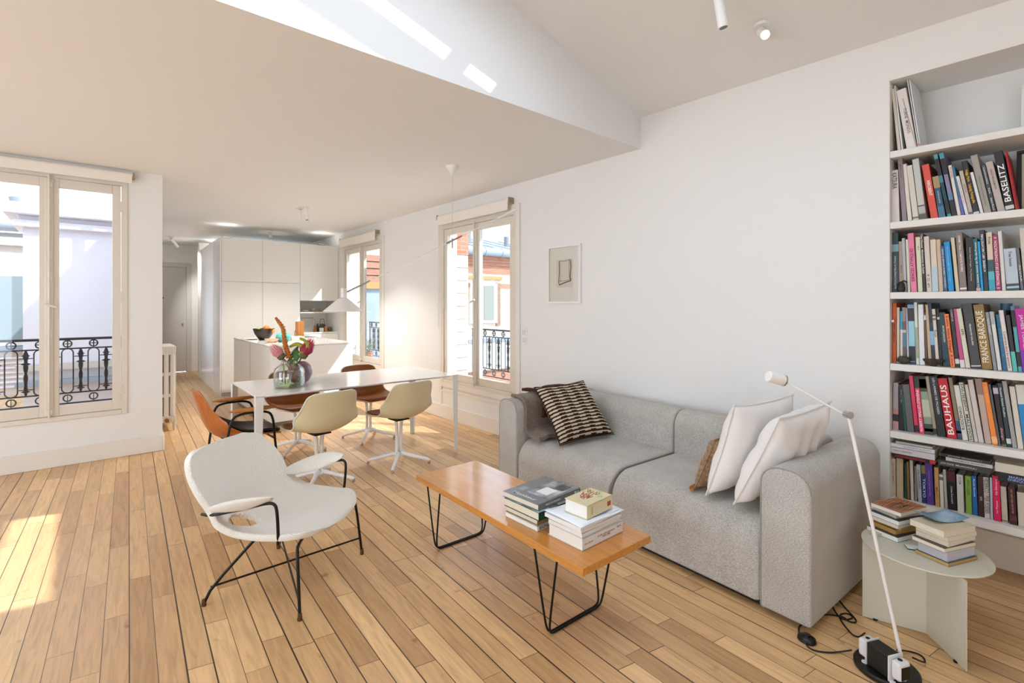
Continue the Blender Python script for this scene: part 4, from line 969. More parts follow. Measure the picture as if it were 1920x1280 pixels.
(5, 0.251, 0.722, 0.0169, 0.3131, 0.1152, '23383e', 'dark teal book with small white title on the fifth bookcase shelf', ('Fernand Dumas Pouillon', 'dfe6e6', 'd', 0.4, 0.7, 0.46), [(0.05, 0.13, 'c9cfcf')]),
(5, 0.233, 0.722, 0.0179, 0.3262, 0.1168, 'a5a29e', 'light grey book on the fifth bookcase shelf, right of the dark teal one', None, []),
(5, 0.214, 0.722, 0.0209, 0.3026, 0.1026, 'd6ccbe', 'cream book near the right end on the fifth bookcase shelf', None, []),
(5, 0.192, 0.722, 0.0308, 0.3136, 0.1022, 'd6d2ca', 'white book with a bright blue lower part on the fifth bookcase shelf', None, [(0, 0.7, '1583c4')]),
(6, 0.716, 0.345, 0.022, 0.212, 0.0094, 'c9b9a4', 'beige paperback with faint red capitals, first in row on the bottom bookcase shelf', ('COSMOPOLITES', '96604f', 'u', 0.4, 0.6, 0.6), []),
(6, 0.693, 0.345, 0.032, 0.218, 0.0046, 'bba98a', 'wide khaki cream paperback on the bottom bookcase shelf, right of the beige one', None, []),
(6, 0.656, 0.345, 0.012, 0.196, 0.0102, '0f4a35', 'thin dark green book on the bottom bookcase shelf, right of the wide khaki one', None, []),
(6, 0.643, 0.345, 0.012, 0.2101, 0.0238, '86602f', 'thin brown book on the bottom bookcase shelf, right of the green one', None, []),
(6, 0.629, 0.345, 0.015, 0.2201, 0.0273, 'c7c1b5', 'narrow off-white book on the bottom bookcase shelf, right of the brown one', None, []),
(6, 0.613, 0.345, 0.013, 0.192, 0.0052, '8e7d6e', 'thin grey brown book on the bottom bookcase shelf, right of the off-white one', None, []),
(6, 0.597, 0.345, 0.018, 0.2052, 0.039, 'a3aeb3', 'pale blue grey paperback on the bottom bookcase shelf, right of the grey brown one', ('LES ANNEES', '46545c', 'd', 0.4, 0.6, 0.5), []),
(6, 0.579, 0.345, 0.019, 0.2061, 0.0243, '27336e', 'navy picture book with pale letters on the bottom bookcase shelf', ('TOKYO', 'c9d0e8', 'd', 0.6, 0.4, 0.5), [(0.78, 1, '8b7a3c')]),
(6, 0.559, 0.345, 0.031, 0.2252, 0.04, '57388a', 'wide purple book on the bottom bookcase shelf, right of the navy one', ('Promenons nous dans Paris', '9a86c2', 'd', 0.2, 0.5, 0.6), []),
(6, 0.524, 0.345, 0.019, 0.2081, 0.0288, 'c4935c', 'ochre book with dark capitals near its foot on the bottom bookcase shelf', ('TOTEM', '5a3a1e', 'u', 0.35, 0.35, 0.3), []),
(6, 0.504, 0.345, 0.017, 0.1751, 0.0286, 'd2cabd', 'short cream paperback on the bottom bookcase shelf, right of the ochre one', None, [(0.83, 0.93, '6b645c')]),
(6, 0.485, 0.345, 0.013, 0.2072, 0.0435, 'a9a8a6', 'narrow light grey book on the bottom bookcase shelf, right of the cream one', None, []),
(6, 0.471, 0.345, 0.035, 0.2052, 0.0439, '1a1414', 'black book with red and white titles on the bottom bookcase shelf', ('J Cohen À en mourir', 'e6e0dc', 'd', 0.2, 0.38, 0.45), [(0.72, 0.97, '4d1015')]),
(6, 0.435, 0.345, 0.027, 0.1931, 0.0259, 'c9c6c0', 'white grey book on the bottom bookcase shelf, right of the black and red one', ('TOTEM', '4a4a48', 'd', 0.35, 0.85, 0.2), []),
(6, 0.403, 0.345, 0.025, 0.194, 0.0206, '7ea13f', 'lime green paperback on the bottom bookcase shelf, right of the white one', ('JEAN JULIEN', '3c4a1c', 'd', 0.4, 0.7, 0.4), []),
(6, 0.377, 0.345, 0.02, 0.2001, 0.03, '1f5fa0', 'bright blue paperback with white letters on the bottom bookcase shelf', ('Maurizio Biancarelli', 'cfdfee', 'd', 0.3, 0.7, 0.45), []),
(6, 0.356, 0.345, 0.023, 0.204, 0.0196, '3a1f20', 'dark maroon book with a navy edge on the bottom bookcase shelf', ('EPE', 'c9b9b4', 'd', 0.35, 0.45, 0.1), []),
(6, 0.332, 0.345, 0.021, 0.2061, 0.0291, 'cfc4c2', 'white book with crowded black capitals on the bottom bookcase shelf', ('FEDERICO / PIER POESIES', '2a2626', 'd', 0.75, 0.55, 0.85), []),
(6, 0.311, 0.345, 0.01, 0.21, 0.0143, 'b9c6d2', 'thin ice blue book on the bottom bookcase shelf, right of the striped white one', None, []),
(6, 0.299, 0.345, 0.028, 0.2231, 0.0269, 'd42059', 'raspberry pink book with small white script on the bottom bookcase shelf', ('Le Paysan      Dji Edouard', 'f2c4d2', 'u', 0.25, 0.55, 0.75), []),
(6, 0.27, 0.345, 0.023, 0.1761, 0.0398, 'bfb7a8', 'greige paperback on the bottom bookcase shelf, right of the raspberry one', None, [(0.03, 0.06, '8c4a42')]),
(6, 0.242, 0.345, 0.027, 0.1822, 0.0494, '43181a', 'maroon book with pale capitals on the bottom bookcase shelf, right of the greige one', ('LES VIES DES ARTISTES', 'b98f88', 'd', 0.25, 0.62, 0.65), [(0.1, 0.24, '5a2c2a')]),
(6, 0.213, 0.345, 0.027, 0.1651, 0.0363, 'c9bfae', 'cream book at the right end of the bottom row, bottom shelf', None, [])]

random.seed(7)
XP = 3.45
for (row, y0, z0, w, h, a, hx, label, txt, bands) in BOOKS:
    grp = {1: 'books and magazines on the top shelf', 2: 'books on the second shelf', 3: 'books on the third shelf', 4: 'books on the fourth shelf', 5: 'books on the fifth shelf', 6: 'books standing on the bottom shelf'}[row]
    depth = .20 + .06 * random.random() if row < 6 else .15
    t = thing('book', label, 'book', (XP + random.uniform(-.004, .004), y0, z0 + .0008), 0, grp, rot=(-a, 0, 0))
    # local: x into the shelf, -y to the right along the row, z up
    w = w * .985
    cov = mat('cover_' + hx, hx, .42)
    c = MB(); q = min(.0022, w * .2)
    c.box((0, -w, 0), (q, 0, h)); c.box((0, -q, 0), (depth, 0, h)); c.box((0, -w, 0), (depth, -w + q, h))
    c.obj('cover', cov, t, bevel=.0008 if w > .006 else 0, seg=2)
    MB().box((q, -w + q, .003), (depth - .003, -q, h - .004)).obj('pages', PAGES if random.random() < .6 else PAGESW, t)
    for (f0, f1, bh) in bands:
        MB().box((-.0004, -w + .0002, h * f0), (.0006, -.0002, h * f1)).obj('spine_band', mat('cover_' + bh, bh, .42), t)
    if txt:
        s, th, dr_, fr, pc, lf = txt
        rot = (R(90), R(90), R(-90)) if dr_ == 'd' else (R(90), R(-90), R(-90))
        sz = w * fr / .72
        text('title', s, mat('ink_' + th, th, .5), sz, t, (-.0009, -w / 2, h * pc), rot, h * lf)
# books lying flat on top of the bottom row
def lay(label, y1, z0, length, h, hx, x=3.42, depth=.14, txt=None, pg=None, rz=0):
    # spine towards the room
    t = thing('book', label, 'book', (x, y1, z0), R(rz), 'books lying on top of the bottom row')
    c = MB(); q = .0016
    c.box((0, -length, 0), (q, 0, h)); c.box((0, -length, 0), (depth, 0, q)); c.box((0, -length, h - q), (depth, 0, h))
    c.obj('cover', mat('cover_' + hx, hx, .42), t, bevel=.0006, seg=2)
    MB().box((q, -length + .002, q), (depth - .002, -.002, h - q)).obj('pages', pg or PAGES, t)
    if txt: text('title', txt[0], mat('ink_' + txt[1], txt[1], .5), h * txt[2] / .72, t, (-.0009, -length / 2 + txt[4], h / 2), (R(90), 0, R(-90)), txt[3])
    return t
t = lay('black and red book lying flat at the bottom of the left flat stack', .708, .575, .188, .020, '241a1a', txt=('FASCISM | MARGUERITE DURAS', 'c4202c', .6, .13, .012))
MB().box((-.0008, -.188, .001), (.0004, -.165, .019)).obj('spine_band', mat('cover_d02028', 'd02028', .42), t)
lay('white book with grey title lying on the black and red one', .712, .596, .190, .034, 'cdc6c8', txt=('PAOLO SORRENTINO', '6a6064', .22, .08, .04))
lay('slimmer white book second from the top of the left flat stack', .712, .631, .190, .022, 'd6d6da', txt=('LES ARTISTES ET LES SAVANTS', '8a8688', .3, .12, -.02))
lay('thin grey book on top of the left flat stack under the shelf', .690, .654, .158, .013, 'c2beb8')
lay('dark grey book with pale capitals at the bottom of the middle flat stack', .508, .577, .200, .030, '3f3d3e', txt=('JON FOSSE  MELANCHOLIA I', 'c9c7c6', .3, .14, .02))
lay('white thin book in the middle flat stack between two dark ones', .478, .608, .178, .019, 'c6c4c2', txt=('TIPOS DE MERCADO  BERNARD FRIOT', '57534f', .35, .13, .0))
lay('slim dark book on top of the middle flat stack', .500, .628, .192, .016, '34302f', txt=('JON FOSSE  MELANCHOLIA II', 'a9a6a3', .4, .13, .0))
lay('black book with pale blue capitals under the thick cream one', .282, .556, .150, .043, '1e1e22', txt=('MARIANA\nENRIQUEZ', '8fa4e6', .28, None, -.0))
lay('thick cream paged book on top of the black one at the right', .292, .600, .165, .046, 'cfc8b8', pg=PAGES)
# objects on the shelves
DW = mat('dark_driftwood', '4a3c2e', .8, bump=.8, bscale=40, var=.4, vscale=20, stretch=(1, 6, 1))
def stone(name, label, cat, c, rx, ry, rz_, seed):
    rnd = random.Random(seed); ph = [rnd.uniform(0, 6) for _ in range(4)]
    def fn(u, v):
        th, p = u * 2 * math.pi, v * math.pi
        k = 1 + .10 * math.sin(3 * th + ph[0]) * math.sin(2 * p + ph[1]) + .06 * math.sin(5 * th + ph[2] + 3 * p)
        return (rx * k * math.sin(p) * math.cos(th), ry * k * math.sin(p) * math.sin(th), rz_ * (k * -math.cos(p) + 1))
    o = MB().grid(fn, 28, 16).obj(name, mat('brown_stone', '4f473a', .7, bump=.6, bscale=60, var=.45, vscale=25), None, weld=True, loc=c)
    return tag(o, label, cat)
stone('stone', 'round brown stone before the orange book on the fourth shelf', 'stone', (3.425, .655, 1.099), .020, .030, .0215, 3)
def woodbowl(u, v):
    a = u * 2 * math.pi; r_ = (.15 + .85 * (v if v < .5 else 1 - v) * 2) if v < .5 else (.12 + .80 * (1 - v) * 2)
    zz = .034 * ((v * 2) ** 1.4) if v < .5 else .034 * (((1 - v) * 2) ** 1.4) + .003
    return (.022 * r_ * math.cos(a), .047 * r_ * (1 + .06 * math.cos(3 * a)) * math.sin(a), zz)
t = MB().grid(woodbowl, 32, 14).obj('wooden_bowl', DW, None, loc=(3.422, .528, 1.099)); tag(t, 'small dark boat-shaped wooden bowl on the fourth shelf', 'bowl')
t = thing('mask', 'dark carved stone piece at the left end of the third shelf', 'ornament', (3.425, .667, 1.497))
MB().lathe([(0, 0), (.016, 0), (.02, .02), (.016, .045), (.006, .058), (0, .06)], 20, sx=.7).obj('body', mat('dark_bronze', '2e2320', .5, metal=.3), t)
MB().tube([(0, .0, .055), (0, -.012, .063), (0, -.022, .058), (0, -.026, .05)], .0035, 6, 2).obj('horn', MATS['dark_bronze'], t)
def fr(label, y1, y0, z0, z1, x, m):
    t = thing('picture_frame', label, 'frame', (x, 0, 0)); k = MB(); e = .018
    for lo, hi in (((0, y0, z0), (.02, y1, z0 + e)), ((0, y0, z1 - e), (.02, y1, z1)), ((0, y0, z0 + e), (.02, y0 + e, z1 - e)), ((0, y1 - e, z0 + e), (.02, y1, z1 - e))): k.box(lo, hi)
    k.obj('frame', m, t, bevel=.0015, seg=2)
    MB().box((.008, y0 + e, z0 + e), (.014, y1 - e, z1 - e)).obj('mat_board', mat('frame_board', 'c9c4b4', .7), t)
fr('black framed picture standing on the second shelf beside the thin red book', .228, -.07, 1.888, 2.212, 3.60, mat('black_frame', '15120f', .4))
fr('white framed picture standing at the far right of the top shelf', .213, -.1, 2.284, 2.55, 3.62, SHELF)
t = thing('shelf_pin', 'white round magnet on the bookcase side at the fourth shelf', 'magnet', (WX + .03, NY0 - .004, 1.335))
MB().cyl((0, 0, 0), (0, -.012, 0), .008, n=16).obj('head', WMETAL, t)
t = thing('gift_tag', 'folded tan paper sticking up behind the books of the fourth shelf', 'paper', (3.50, .60, 1.40))
MB().add([(0, .02, -.05), (0, -.045, -.05), (0, -.045, .018), (0, -.025, .03), (.002, .02, .0)], [(0, 1, 2, 3, 4)]).obj('sheet', M_('a89570'), t, solid=.001)
t = thing('plastic_case', 'flat grey transparent case leaning at the right end of the top shelf magazines', 'case', (3.45, .604, 2.284), rot=(R(-12), 0, 0))
MB().box((0, -.005, 0), (.22, 0, .30)).obj('case', mat('grey_plastic', 'a9a59c', .3), t)
t = thing('metal_rod', 'round blue capped tin standing behind the turquoise book on the fourth shelf', 'tin', (3.56, .262, 1.099))
MB().cyl((0, 0, 0), (0, 0, .30), .018, n=20).obj('tube', mat('tin_dark', '23282c', .4), t)
MB().cyl((0, 0, .30), (0, 0, .335), .022, n=20).obj('lid', mat('tin_blue', '4a6a80', .4), t)
t.name = 'cardboard_tube'; t['category'] = 'tube'
# ------------------------------------------------------------ dining table
DT = mat('white_lacquer_top', 'eceae8', .12, coat=.3)
dt = thing('dining_table', 'long thin white dining table with slim flat legs', 'dining table', (1.835, 4.43, 0), R(-.6))
TL_, TW_ = .893, .442
MB().box((-TL_, -TW_, .736), (TL_, TW_, .745)).obj('tabletop', DT, dt, bevel=.002, seg=2)
MB().box((-TL_ + .06, -TW_ + .05, .722), (TL_ - .06, TW_ - .05, .736)).obj('under_frame', WMETAL, dt)
for sx in (-1, 1):
    for sy in (-1, 1):
        x, y = sx * TL_, sy * TW_
        m = MB()
        m.add([(x, y, .744), (x - sx * .055, y, .744), (x - sx * .055, y - sy * .006, .744), (x - sx * .006, y - sy * .006, .744), (x - sx * .006, y - sy * .055, .744), (x, y - sy * .055, .744)] +
              [(x, y, 0), (x - sx * .036, y, 0), (x - sx * .036, y - sy * .006, 0), (x - sx * .006, y - sy * .006, 0), (x - sx * .006, y - sy * .036, 0), (x, y - sy * .036, 0)],
              [(0, 1, 2, 3, 4, 5), tuple(range(11, 5, -1))] + [(k, (k + 1) % 6, 6 + (k + 1) % 6, 6 + k) for k in range(6)])
        m.obj('leg', mat('pale_grey_metal', 'e4e3df', .35), dt, smooth=False)

# ------------------------------------------------------------ swivel shell chairs
SHELLM = mat('parchment_shell', 'd6c9a2', .35, coat=.1)
RIMM = mat('shell_rim', 'd9d2c4', .5)
UPH = mat('brown_upholstery', '7c430f', .5, bump=.15, bscale=300, spec=.3)
def prof_eval(P, t):
    n = len(P) - 1; f_ = t * n; i = min(int(f_), n - 1); k = f_ - i
    p0, p1, p2, p3 = P[max(i - 1, 0)], P[i], P[i + 1], P[min(i + 2, n)]
    return [.5 * ((2 * b) + (c - a) * k + (2 * a - 5 * b + 4 * c - d) * k * k + (3 * b - a - 3 * c + d) * k ** 3) for a, b, c, d in zip(p0, p1, p2, p3)]
# y (forward), z, half width, lift of the sides, forward wrap of the sides
SHP = [(.235, .432, .13, .0, 0), (.215, .448, .205, .004, 0), (.10, .437, .235, .018, 0), (-.05, .428, .252, .045, .0), (-.155, .440, .262, .07, .03), (-.205, .50, .262, .06, .08), (-.225, .58, .238, .02, .08), (-.245, .67, .218, .0, .06), (-.26, .732, .196, -.002, .045), (-.265, .757, .15, -.004, .03)]
def shell_fn(off=0, sc_=1.0):
    def fn(u, v):
        y, z, hw, lift, wrap = prof_eval(SHP, v)
        y2, z2 = prof_eval(SHP, min(v + .01, 1))[:2]; y1_, z1_ = prof_eval(SHP, max(v - .01, 0))[:2]
        ty, tz = y2 - y1_, z2 - z1_; l = math.hypot(ty, tz) or 1
        ny, nz = tz / l, -ty / l          # towards the sitter
        if nz < 0 and v < .4: ny, nz = -ny, -nz
        s = u * 2 - 1
        k = abs(s) ** 2.2
        return (hw * sc_ * s, y + wrap * k + ny * off, z + lift * k + nz * off)
    return fn
def make_shell_chair():
    t = thing('swivel_shell_chair', None, None)
    s = MB().grid(shell_fn(0), 20, 36).obj('shell', SHELLM, t, solid=.007, soff=0, sub=1, ang=80)
    p = MB().grid(shell_fn(.012, .955), 20, 34).obj('upholstery', UPH, t, solid=.014, soff=0, sub=1, ang=80)
    rim = []
    fn = shell_fn(0)
    for k in range(36): rim.append(fn(0, k / 36))
    for k in range(20): rim.append(fn(k / 20, 1))
    for k in range(36): rim.append(fn(1, 1 - k / 36))
    for k in range(21): rim.append(fn(1 - k / 20, 0))
    MB().tube(rim, .0065, 8).obj('rim', RIMM, t)
    MB().box((-.07, -.07, .396), (.07, .07, .408)).obj('mounting_plate', BMETAL, t, bevel=.004, seg=2)
    for sx in (-1, 1):
        m = MB(); m.tube([(sx * .038, 0, .40), (sx * .024, 0, .36), (sx * .020, 0, .22), (sx * .021, 0, .12), (sx * .028, 0, .085)], .0145, 12, 1)
        m.obj('column', WMETAL, t)
    MB().lathe([(0, .07), (.040, .07), (.046, .082), (.040, .095), (0, .098)], 24).obj('hub', WMETAL, t)
    for k in range(4):
        a = R(45 + 90 * k); c, s_ = math.cos(a), math.sin(a)
        m = MB(); m.tube([(c * .02, s_ * .02, .092), (c * .07, s_ * .07, .083), (c * .17, s_ * .17, .056), (c * .255, s_ * .255, .038), (c * .275, s_ * .275, .026)], (.020, .011), 10, 1)
        lg = m.obj('foot_arm', WMETAL, t)
        MB().lathe([(0, 0), (.011, 0), (.013, .006), (.010, .028), (0, .03)], 14, c=(c * .272, s_ * .272, 0)).obj('glide', CHROME, lg)
    return t
ch = make_shell_chair()
spots = [
    (2.115, 4.02, 6, 'cream backed swivel chair at the near side of the table, nearest the sofa', 25),
    (1.40, 4.00, 8, 'cream backed swivel chair directly behind the white upholstered armchair', 22),
    (2.27, 4.99, 187, 'brown upholstered swivel chair across the table, nearest the windows', -40),
    (1.55, 5.02, 183, 'brown upholstered swivel chair across the table beside the kitchen island', -25)]
for i, (x, y, rz, lab, br_) in enumerate(spots):
    o = ch if i == 0 else copy_tree(ch)
    o.location = (x, y, 0); o.rotation_euler = (0, 0, R(rz)); tag(o, lab, 'chair', 'swivel shell chairs around the dining table')

# ------------------------------------------------------------ plywood armchair
PLY = mat('teak_plywood', 'b4642a', .3, var=.2, vscale=6, stretch=(8, 1, 1), coat=.2)
PLYE = mat('ply_edge', 'c79468', .5)
aw = thing('plywood_armchair', 'orange plywood armchair with black cushion and wooden armrests at the head of the table', 'armchair', (.93, 4.36, 0), R(-88))
AP = [(.24, .405, .17, .0, 0), (.14, .415, .22, .01, .0), (-.02, .40, .24, .05, .0), (-.16, .41, .245, .11, .02), (-.235, .47, .235, .09, .07), (-.275, .56, .20, .03, .08), (-.31, .66, .165, .0, .06), (-.34, .76, .13, 0, .04), (-.347, .79, .09, 0, .03)]
def ap(off, sc_=1, lim=1.0):
    def fn(u, v):
        y, z, hw, lift, wrap = prof_eval(AP, v * lim); s = u * 2 - 1; k = abs(s) ** 2
        return (hw * sc_ * s, y + wrap * k + (off if v * lim > .5 else 0), z + lift * k + (off if v * lim <= .5 else 0))
    return fn
MB().grid(ap(0), 18, 30).obj('plywood_shell', PLY, aw, solid=.011, soff=0, sub=1, ang=80)
MB().grid(ap(.018, .84, .46), 16, 12).obj('seat_cushion', mat('black_leather', '1d1d1a', .35, bump=.3, bscale=30), aw, solid=.026, soff=0, sub=1, ang=80)
for s in (-1, 1):
    m = MB()
    m.tube([(s * .25, .21, 0), (s * .262, .16, .36), (s * .268, .145, .57), (s * .268, .09, .615), (s * .268, -.08, .615), (s * .268, -.145, .585), (s * .255, -.17, .42), (s * .25, -.22, 0)], .009, 10, 2)
    m.obj('leg', BMETAL, aw)
    o = MB().lathe([(0, -.165), (.012, -.155), (.028, -.10), (.034, 0), (.033, .08), (.022, .15), (0, .165)], 20, sx=1, sy=.5).obj('armrest', mat('honey_armrest', 'b9773a', .3, var=.2, vscale=8, stretch=(1, 8, 1)), aw, loc=(s * .268, .0, .638), rot=(R(-90), 0, 0))
MB().tube([(-.25, .165, .385), (0, .17, .375), (.25, .165, .385)], .008, 8).obj('cross_bar', BMETAL, aw)
MB().tube([(-.25, -.165, .40), (0, -.12, .375), (.25, -.165, .40)], .008, 8).obj('cross_bar', BMETAL, aw)

# ------------------------------------------------------------ white upholstered armchair
def boucle():
    m = bpy.data.materials.new('white_ribbed_wool'); m.use_nodes = True
    nt = m.node_tree; N = nt.nodes; L = nt.links; b = N['Principled BSDF']; b.inputs['Roughness'].default_value = .95; b.inputs['Specular IOR Level'].default_value = .1; b.inputs['Sheen Weight'].default_value = .3
    tc = N.new('ShaderNodeTexCoord'); w_ = N.new('ShaderNodeTexWave'); w_.inputs['Scale'].default_value = 95; w_.inputs['Distortion'].default_value = 3; w_.inputs['Detail'].default_value = 1; w_.bands_direction = 'DIAGONAL'
    L.new(tc.outputs['Object'], w_.inputs[0])
    rp = N.new('ShaderNodeValToRGB'); rp.color_ramp.elements[0].color = lin('dad2c6'); rp.color_ramp.elements[1].color = lin('efe9e0'); rp.color_ramp.elements[1].position = .6; L.new(w_.outputs['Fac'], rp.inputs[0]); L.new(rp.outputs[0], b.inputs['Base Color'])
    bp = N.new('ShaderNodeBump'); bp.inputs['Strength'].default_value = .5; bp.inputs['Distance'].default_value = .003; L.new(w_.outputs['Fac'], bp.inputs['Height']); L.new(bp.outputs[0], b.inputs['Normal'])
    return m
BOU = boucle()
wa = thing('armchair', 'white ribbed wool lounge armchair with thin black steel legs in front of the dining table', 'armchair', (.79, 2.705, 0), R(-140.4))
# y forward, z, half width, side lift, side wrap
WP = [(.302, .338, .10, 0, 0), (.292, .350, .20, .002, -.02), (.225, .355, .285, .008, -.02), (.08, .345, .31, .015, 0), (-.06, .338, .315, .03, 0), (-.16, .350, .315, .05, .01), (-.225, .398, .305, .035, .04), (-.268, .46, .30, .01, .05), (-.315, .535, .31, .0, .055), (-.365, .61, .295, .0, .045), (-.402, .675, .25, 0, .03), (-.415, .700, .17, 0, .02)]
def wf(u, v):
    y, z, hw, lift, wrap = prof_eval(WP, v); s = u * 2 - 1; k = abs(s) ** 2
    return (hw * s, y + wrap * k, z + lift * k)
def hole(u, v):
    s = u * 2 - 1
    return (abs((s - .56) / .25)) ** 1.6 + (abs((v - .43) / .07)) ** 1.6 < 1
MB().grid(wf, 50, 66, skip=hole).obj('padded_shell', BOU, wa, solid=.032, soff=0, sub=1, ang=80)
for s in (-1, 1):
    # armrest pad: broad flattened leaf, higher at the front and tilted outwards
    def af(u, v):
        a = u * 2 * math.pi; k = math.sin(math.pi * min(max(v, .0), 1)) ** .55
        y = -.235 + .375 * v; w_ = .056 * k * (1.12 - .25 * abs(v - .5)); h_ = .025 * k
        x0 = s * (.275 + .045 * math.sin(math.pi * v * .7)); z0 = .452 + .10 * v
        return (x0 + w_ * math.cos(a) * .82 , y, z0 + h_ * math.sin(a) + s * w_ * math.cos(a) * .5)
    MB().grid(af, 24, 24).obj('armrest_pad', BOU, wa, weld=True)
    MB().tube([(s * .27, -.27, .43), (s * .30, -.20, .44), (s * .315, -.05, .482), (s * .315, .10, .525), (s * .315, .145, .528), (s * .312, .155, .49), (s * .296, .150, .36), (s * .288, .14, .318), (s * .20, .10, .316)], .0072, 10, 2).obj('armrest_rod', BMETAL, wa)
    MB().tube([(s * .18, .20, .318), (s * .262, .225, .317), (s * .278, .232, .30), (s * .298, .258, .02)], .0072, 10, 1).obj('front_leg', BMETAL, wa)
    MB().tube([(s * .19, -.02, .316), (s * .20, -.04, .30), (s * .262, -.222, .085), (s * .276, -.25, .02)], .0072, 10, 1).obj('rear_leg', BMETAL, wa)
    for x, y in ((s * .299, .259), (s * .278, -.253)):
        MB().lathe([(0, 0), (.009, 0), (.0115, .006), (.009, .032), (0, .035)], 14, c=(x, y, 0)).obj('brass_foot', mat('aged_brass', '6d4a2a', .4, metal=.6), wa)
MB().tube([(-.296, .25, .095), (.265, -.228, .085)], .005, 8).obj('stretcher', BMETAL, wa)
MB().tube([(.296, .25, .095), (-.265, -.228, .085)], .005, 8).obj('stretcher', BMETAL, wa)

# ------------------------------------------------------------ vase with flowers
vr = thing('flower_vase', 'wide clear glass bottle vase part filled with water, on the dining table', 'vase', (1.262, 4.30, .7455))
CG = clear_mat('clear_glass', (.95, .965, .95, 1), .05, 2.2, .03)
MB().lathe([(.0, .002), (.10, .002), (.112, .012), (.116, .04), (.116, .12), (.108, .15), (.075, .18), (.058, .195), (.055, .215), (.060, .222)], 48, cap=False).obj('glass_body', CG, vr, solid=.004, soff=-1)
WAT = clear_mat('green_water', (.80, .86, .66, 1), .05, 3, .03)
MB().lathe([(0, .008), (.098, .008), (.108, .02), (.110, .05), (0, .05)], 40).obj('water', WAT, vr)
RD = Vector((.758, -.652, 0)); FD = Vector((.652, .758, 0))
def FV(px, v, d=0): return RD * ((px - 538) * .0044) + FD * d + Vector((0, 0, (722 - v) * .0044))
STEM = mat('green_stem', '7a8a3a', .5); BRN = mat('brown_stem', '7a4a26', .6)
LEAF = mat('leaf_green', '3f6a34', .5)
def spike(name, label, pts, r, ca, cb, stemm):
    t = thing(name, label, 'flower', vr.location)
    P3 = [FV(*p) for p in pts]
    MB().tube([P3[0], P3[1]] if len(P3) < 3 else P3[:2], .006, 8).obj('stem', stemm, t)
    seg_ = P3[1:]
    m = MB(); m.tube(seg_, (r, r * .45), 12, 3); m.obj('flower_spike', mat(*ca), t)
    # florets
    m = MB(); rnd = random.Random(len(pts)); N_ = len(seg_) - 1
    for k in range(90):
        f_ = k / 90 * .93 * N_; i = min(int(f_), N_ - 1); p = seg_[i].lerp(seg_[i + 1], f_ - i); dd = (seg_[i + 1] - seg_[i]).normalized()
        a = dd.orthogonal().normalized(); a.rotate(Matrix.Rotation(k * 2.4, 3, dd)); rr = r * (1 - .5 * k / 90)
        m.cyl(p + a * rr * .7, p + a * (rr + .005) + dd * .006, .0055, .003, 6)
    m.obj('florets', mat(*cb), t); return t
spike('banksia_spike', 'tall orange brown flower spike with green tip standing in the glass vase', [(549, 718, 0), (536, 668, .02), (527, 640, .02), (525, 612, .02), (510, 592, .02)], .022, ('orange_spike', 'b0652c', .8), ('orange_florets', 'c98a3c', .8), BRN)
def bananaflower(label, pts, seed):
    t = thing('curved_pod', label, 'flower', vr.location); P3 = [FV(*p) for p in pts]
    MB().tube(P3, (.023, .009), 12, 3).obj('pod', mat('lime_pod', 'a0a238', .6, var=.25, vscale=60), t)
    return t
bananaflower('curved yellow green pod arching upwards at the right of the bouquet', [(555, 662, .03), (566, 655, .03), (571, 645, .03), (566, 636, .03), (555, 631, .03)], 1)
bananaflower('bent yellow green pod at the middle of the bouquet', [(560, 652, .05), (553, 643, .05), (543, 642, .05), (534, 648, .05)], 2)
def protea(label, c, d, base_px, n=26, sz=.05, col='c2566a', col2='d9a29a', tilt=(0, 0)):
    t = thing('protea', label, 'flower', vr.location)
    C0 = FV(*c, d); b0 = FV(*base_px, d * .4)
    ax = (C0 - b0).normalized()
    MB().tube([b0, b0.lerp(C0, .5) + FD * .01, C0], .0055, 8, 2).obj('stem', BRN, t)
    m = MB(); m2 = MB(); o = ax.orthogonal().normalized()
    for layer, (spread, ln_, nn) in enumerate(((.9, 1.0, 12), (.65, 1.15, 10), (.35, 1.2, 8))):
        for k in range(nn):
            a = o.copy(); a.rotate(Matrix.Rotation(2 * math.pi * (k + layer * .5) / nn, 3, ax)); sd = ax.cross(a)
            base = C0 + a * sz * .18; mid = C0 + a * sz * .55 * spread + ax * sz * .7 * ln_; tip = C0 + a * sz * .45 * spread + ax * sz * 1.5 * ln_
            w_ = sz * .12
            mm = m if layer else m2
            mm.add([base - sd * w_ * .5, base + sd * w_ * .5, mid + sd * w_, mid - sd * w_, tip, mid + a * w_ * .5 + ax * .004], [(0, 1, 2, 5), (0, 5, 3), (3, 5, 4), (5, 2, 4)])
    m.obj('inner_petals', mat('petal_' + col2, col2, .7), t); m2.obj('outer_petals', mat('petal_' + col, col, .7), t)
    g = MB(); g.lathe([(0, 0), (sz * .35, sz * .1), (sz * .42, sz * .45), (sz * .2, sz * .5)], 14)
    q = ax.to_track_quat('Z', 'Y').to_matrix(); g.v = [tuple(C0 - ax * sz * .1 + q @ Vector(p)) for p in g.v]
    g.obj('calyx', mat('calyx', '5f5a34', .7), t)
    return t
protea('pale pink protea flower at the left of the bouquet', (527, 668), -.01, (545, 690), sz=.085, col='d2868e', col2='e0b6ae')
protea('small pink protea head beside the orange spike at the left edge', (517, 668), .05, (540, 695), sz=.06, col='c2788a', col2='d89aa0')
protea('dark crimson protea flower leaning right in the bouquet', (557, 668), .04, (546, 690), sz=.10, col='9a2340', col2='d04a6c')
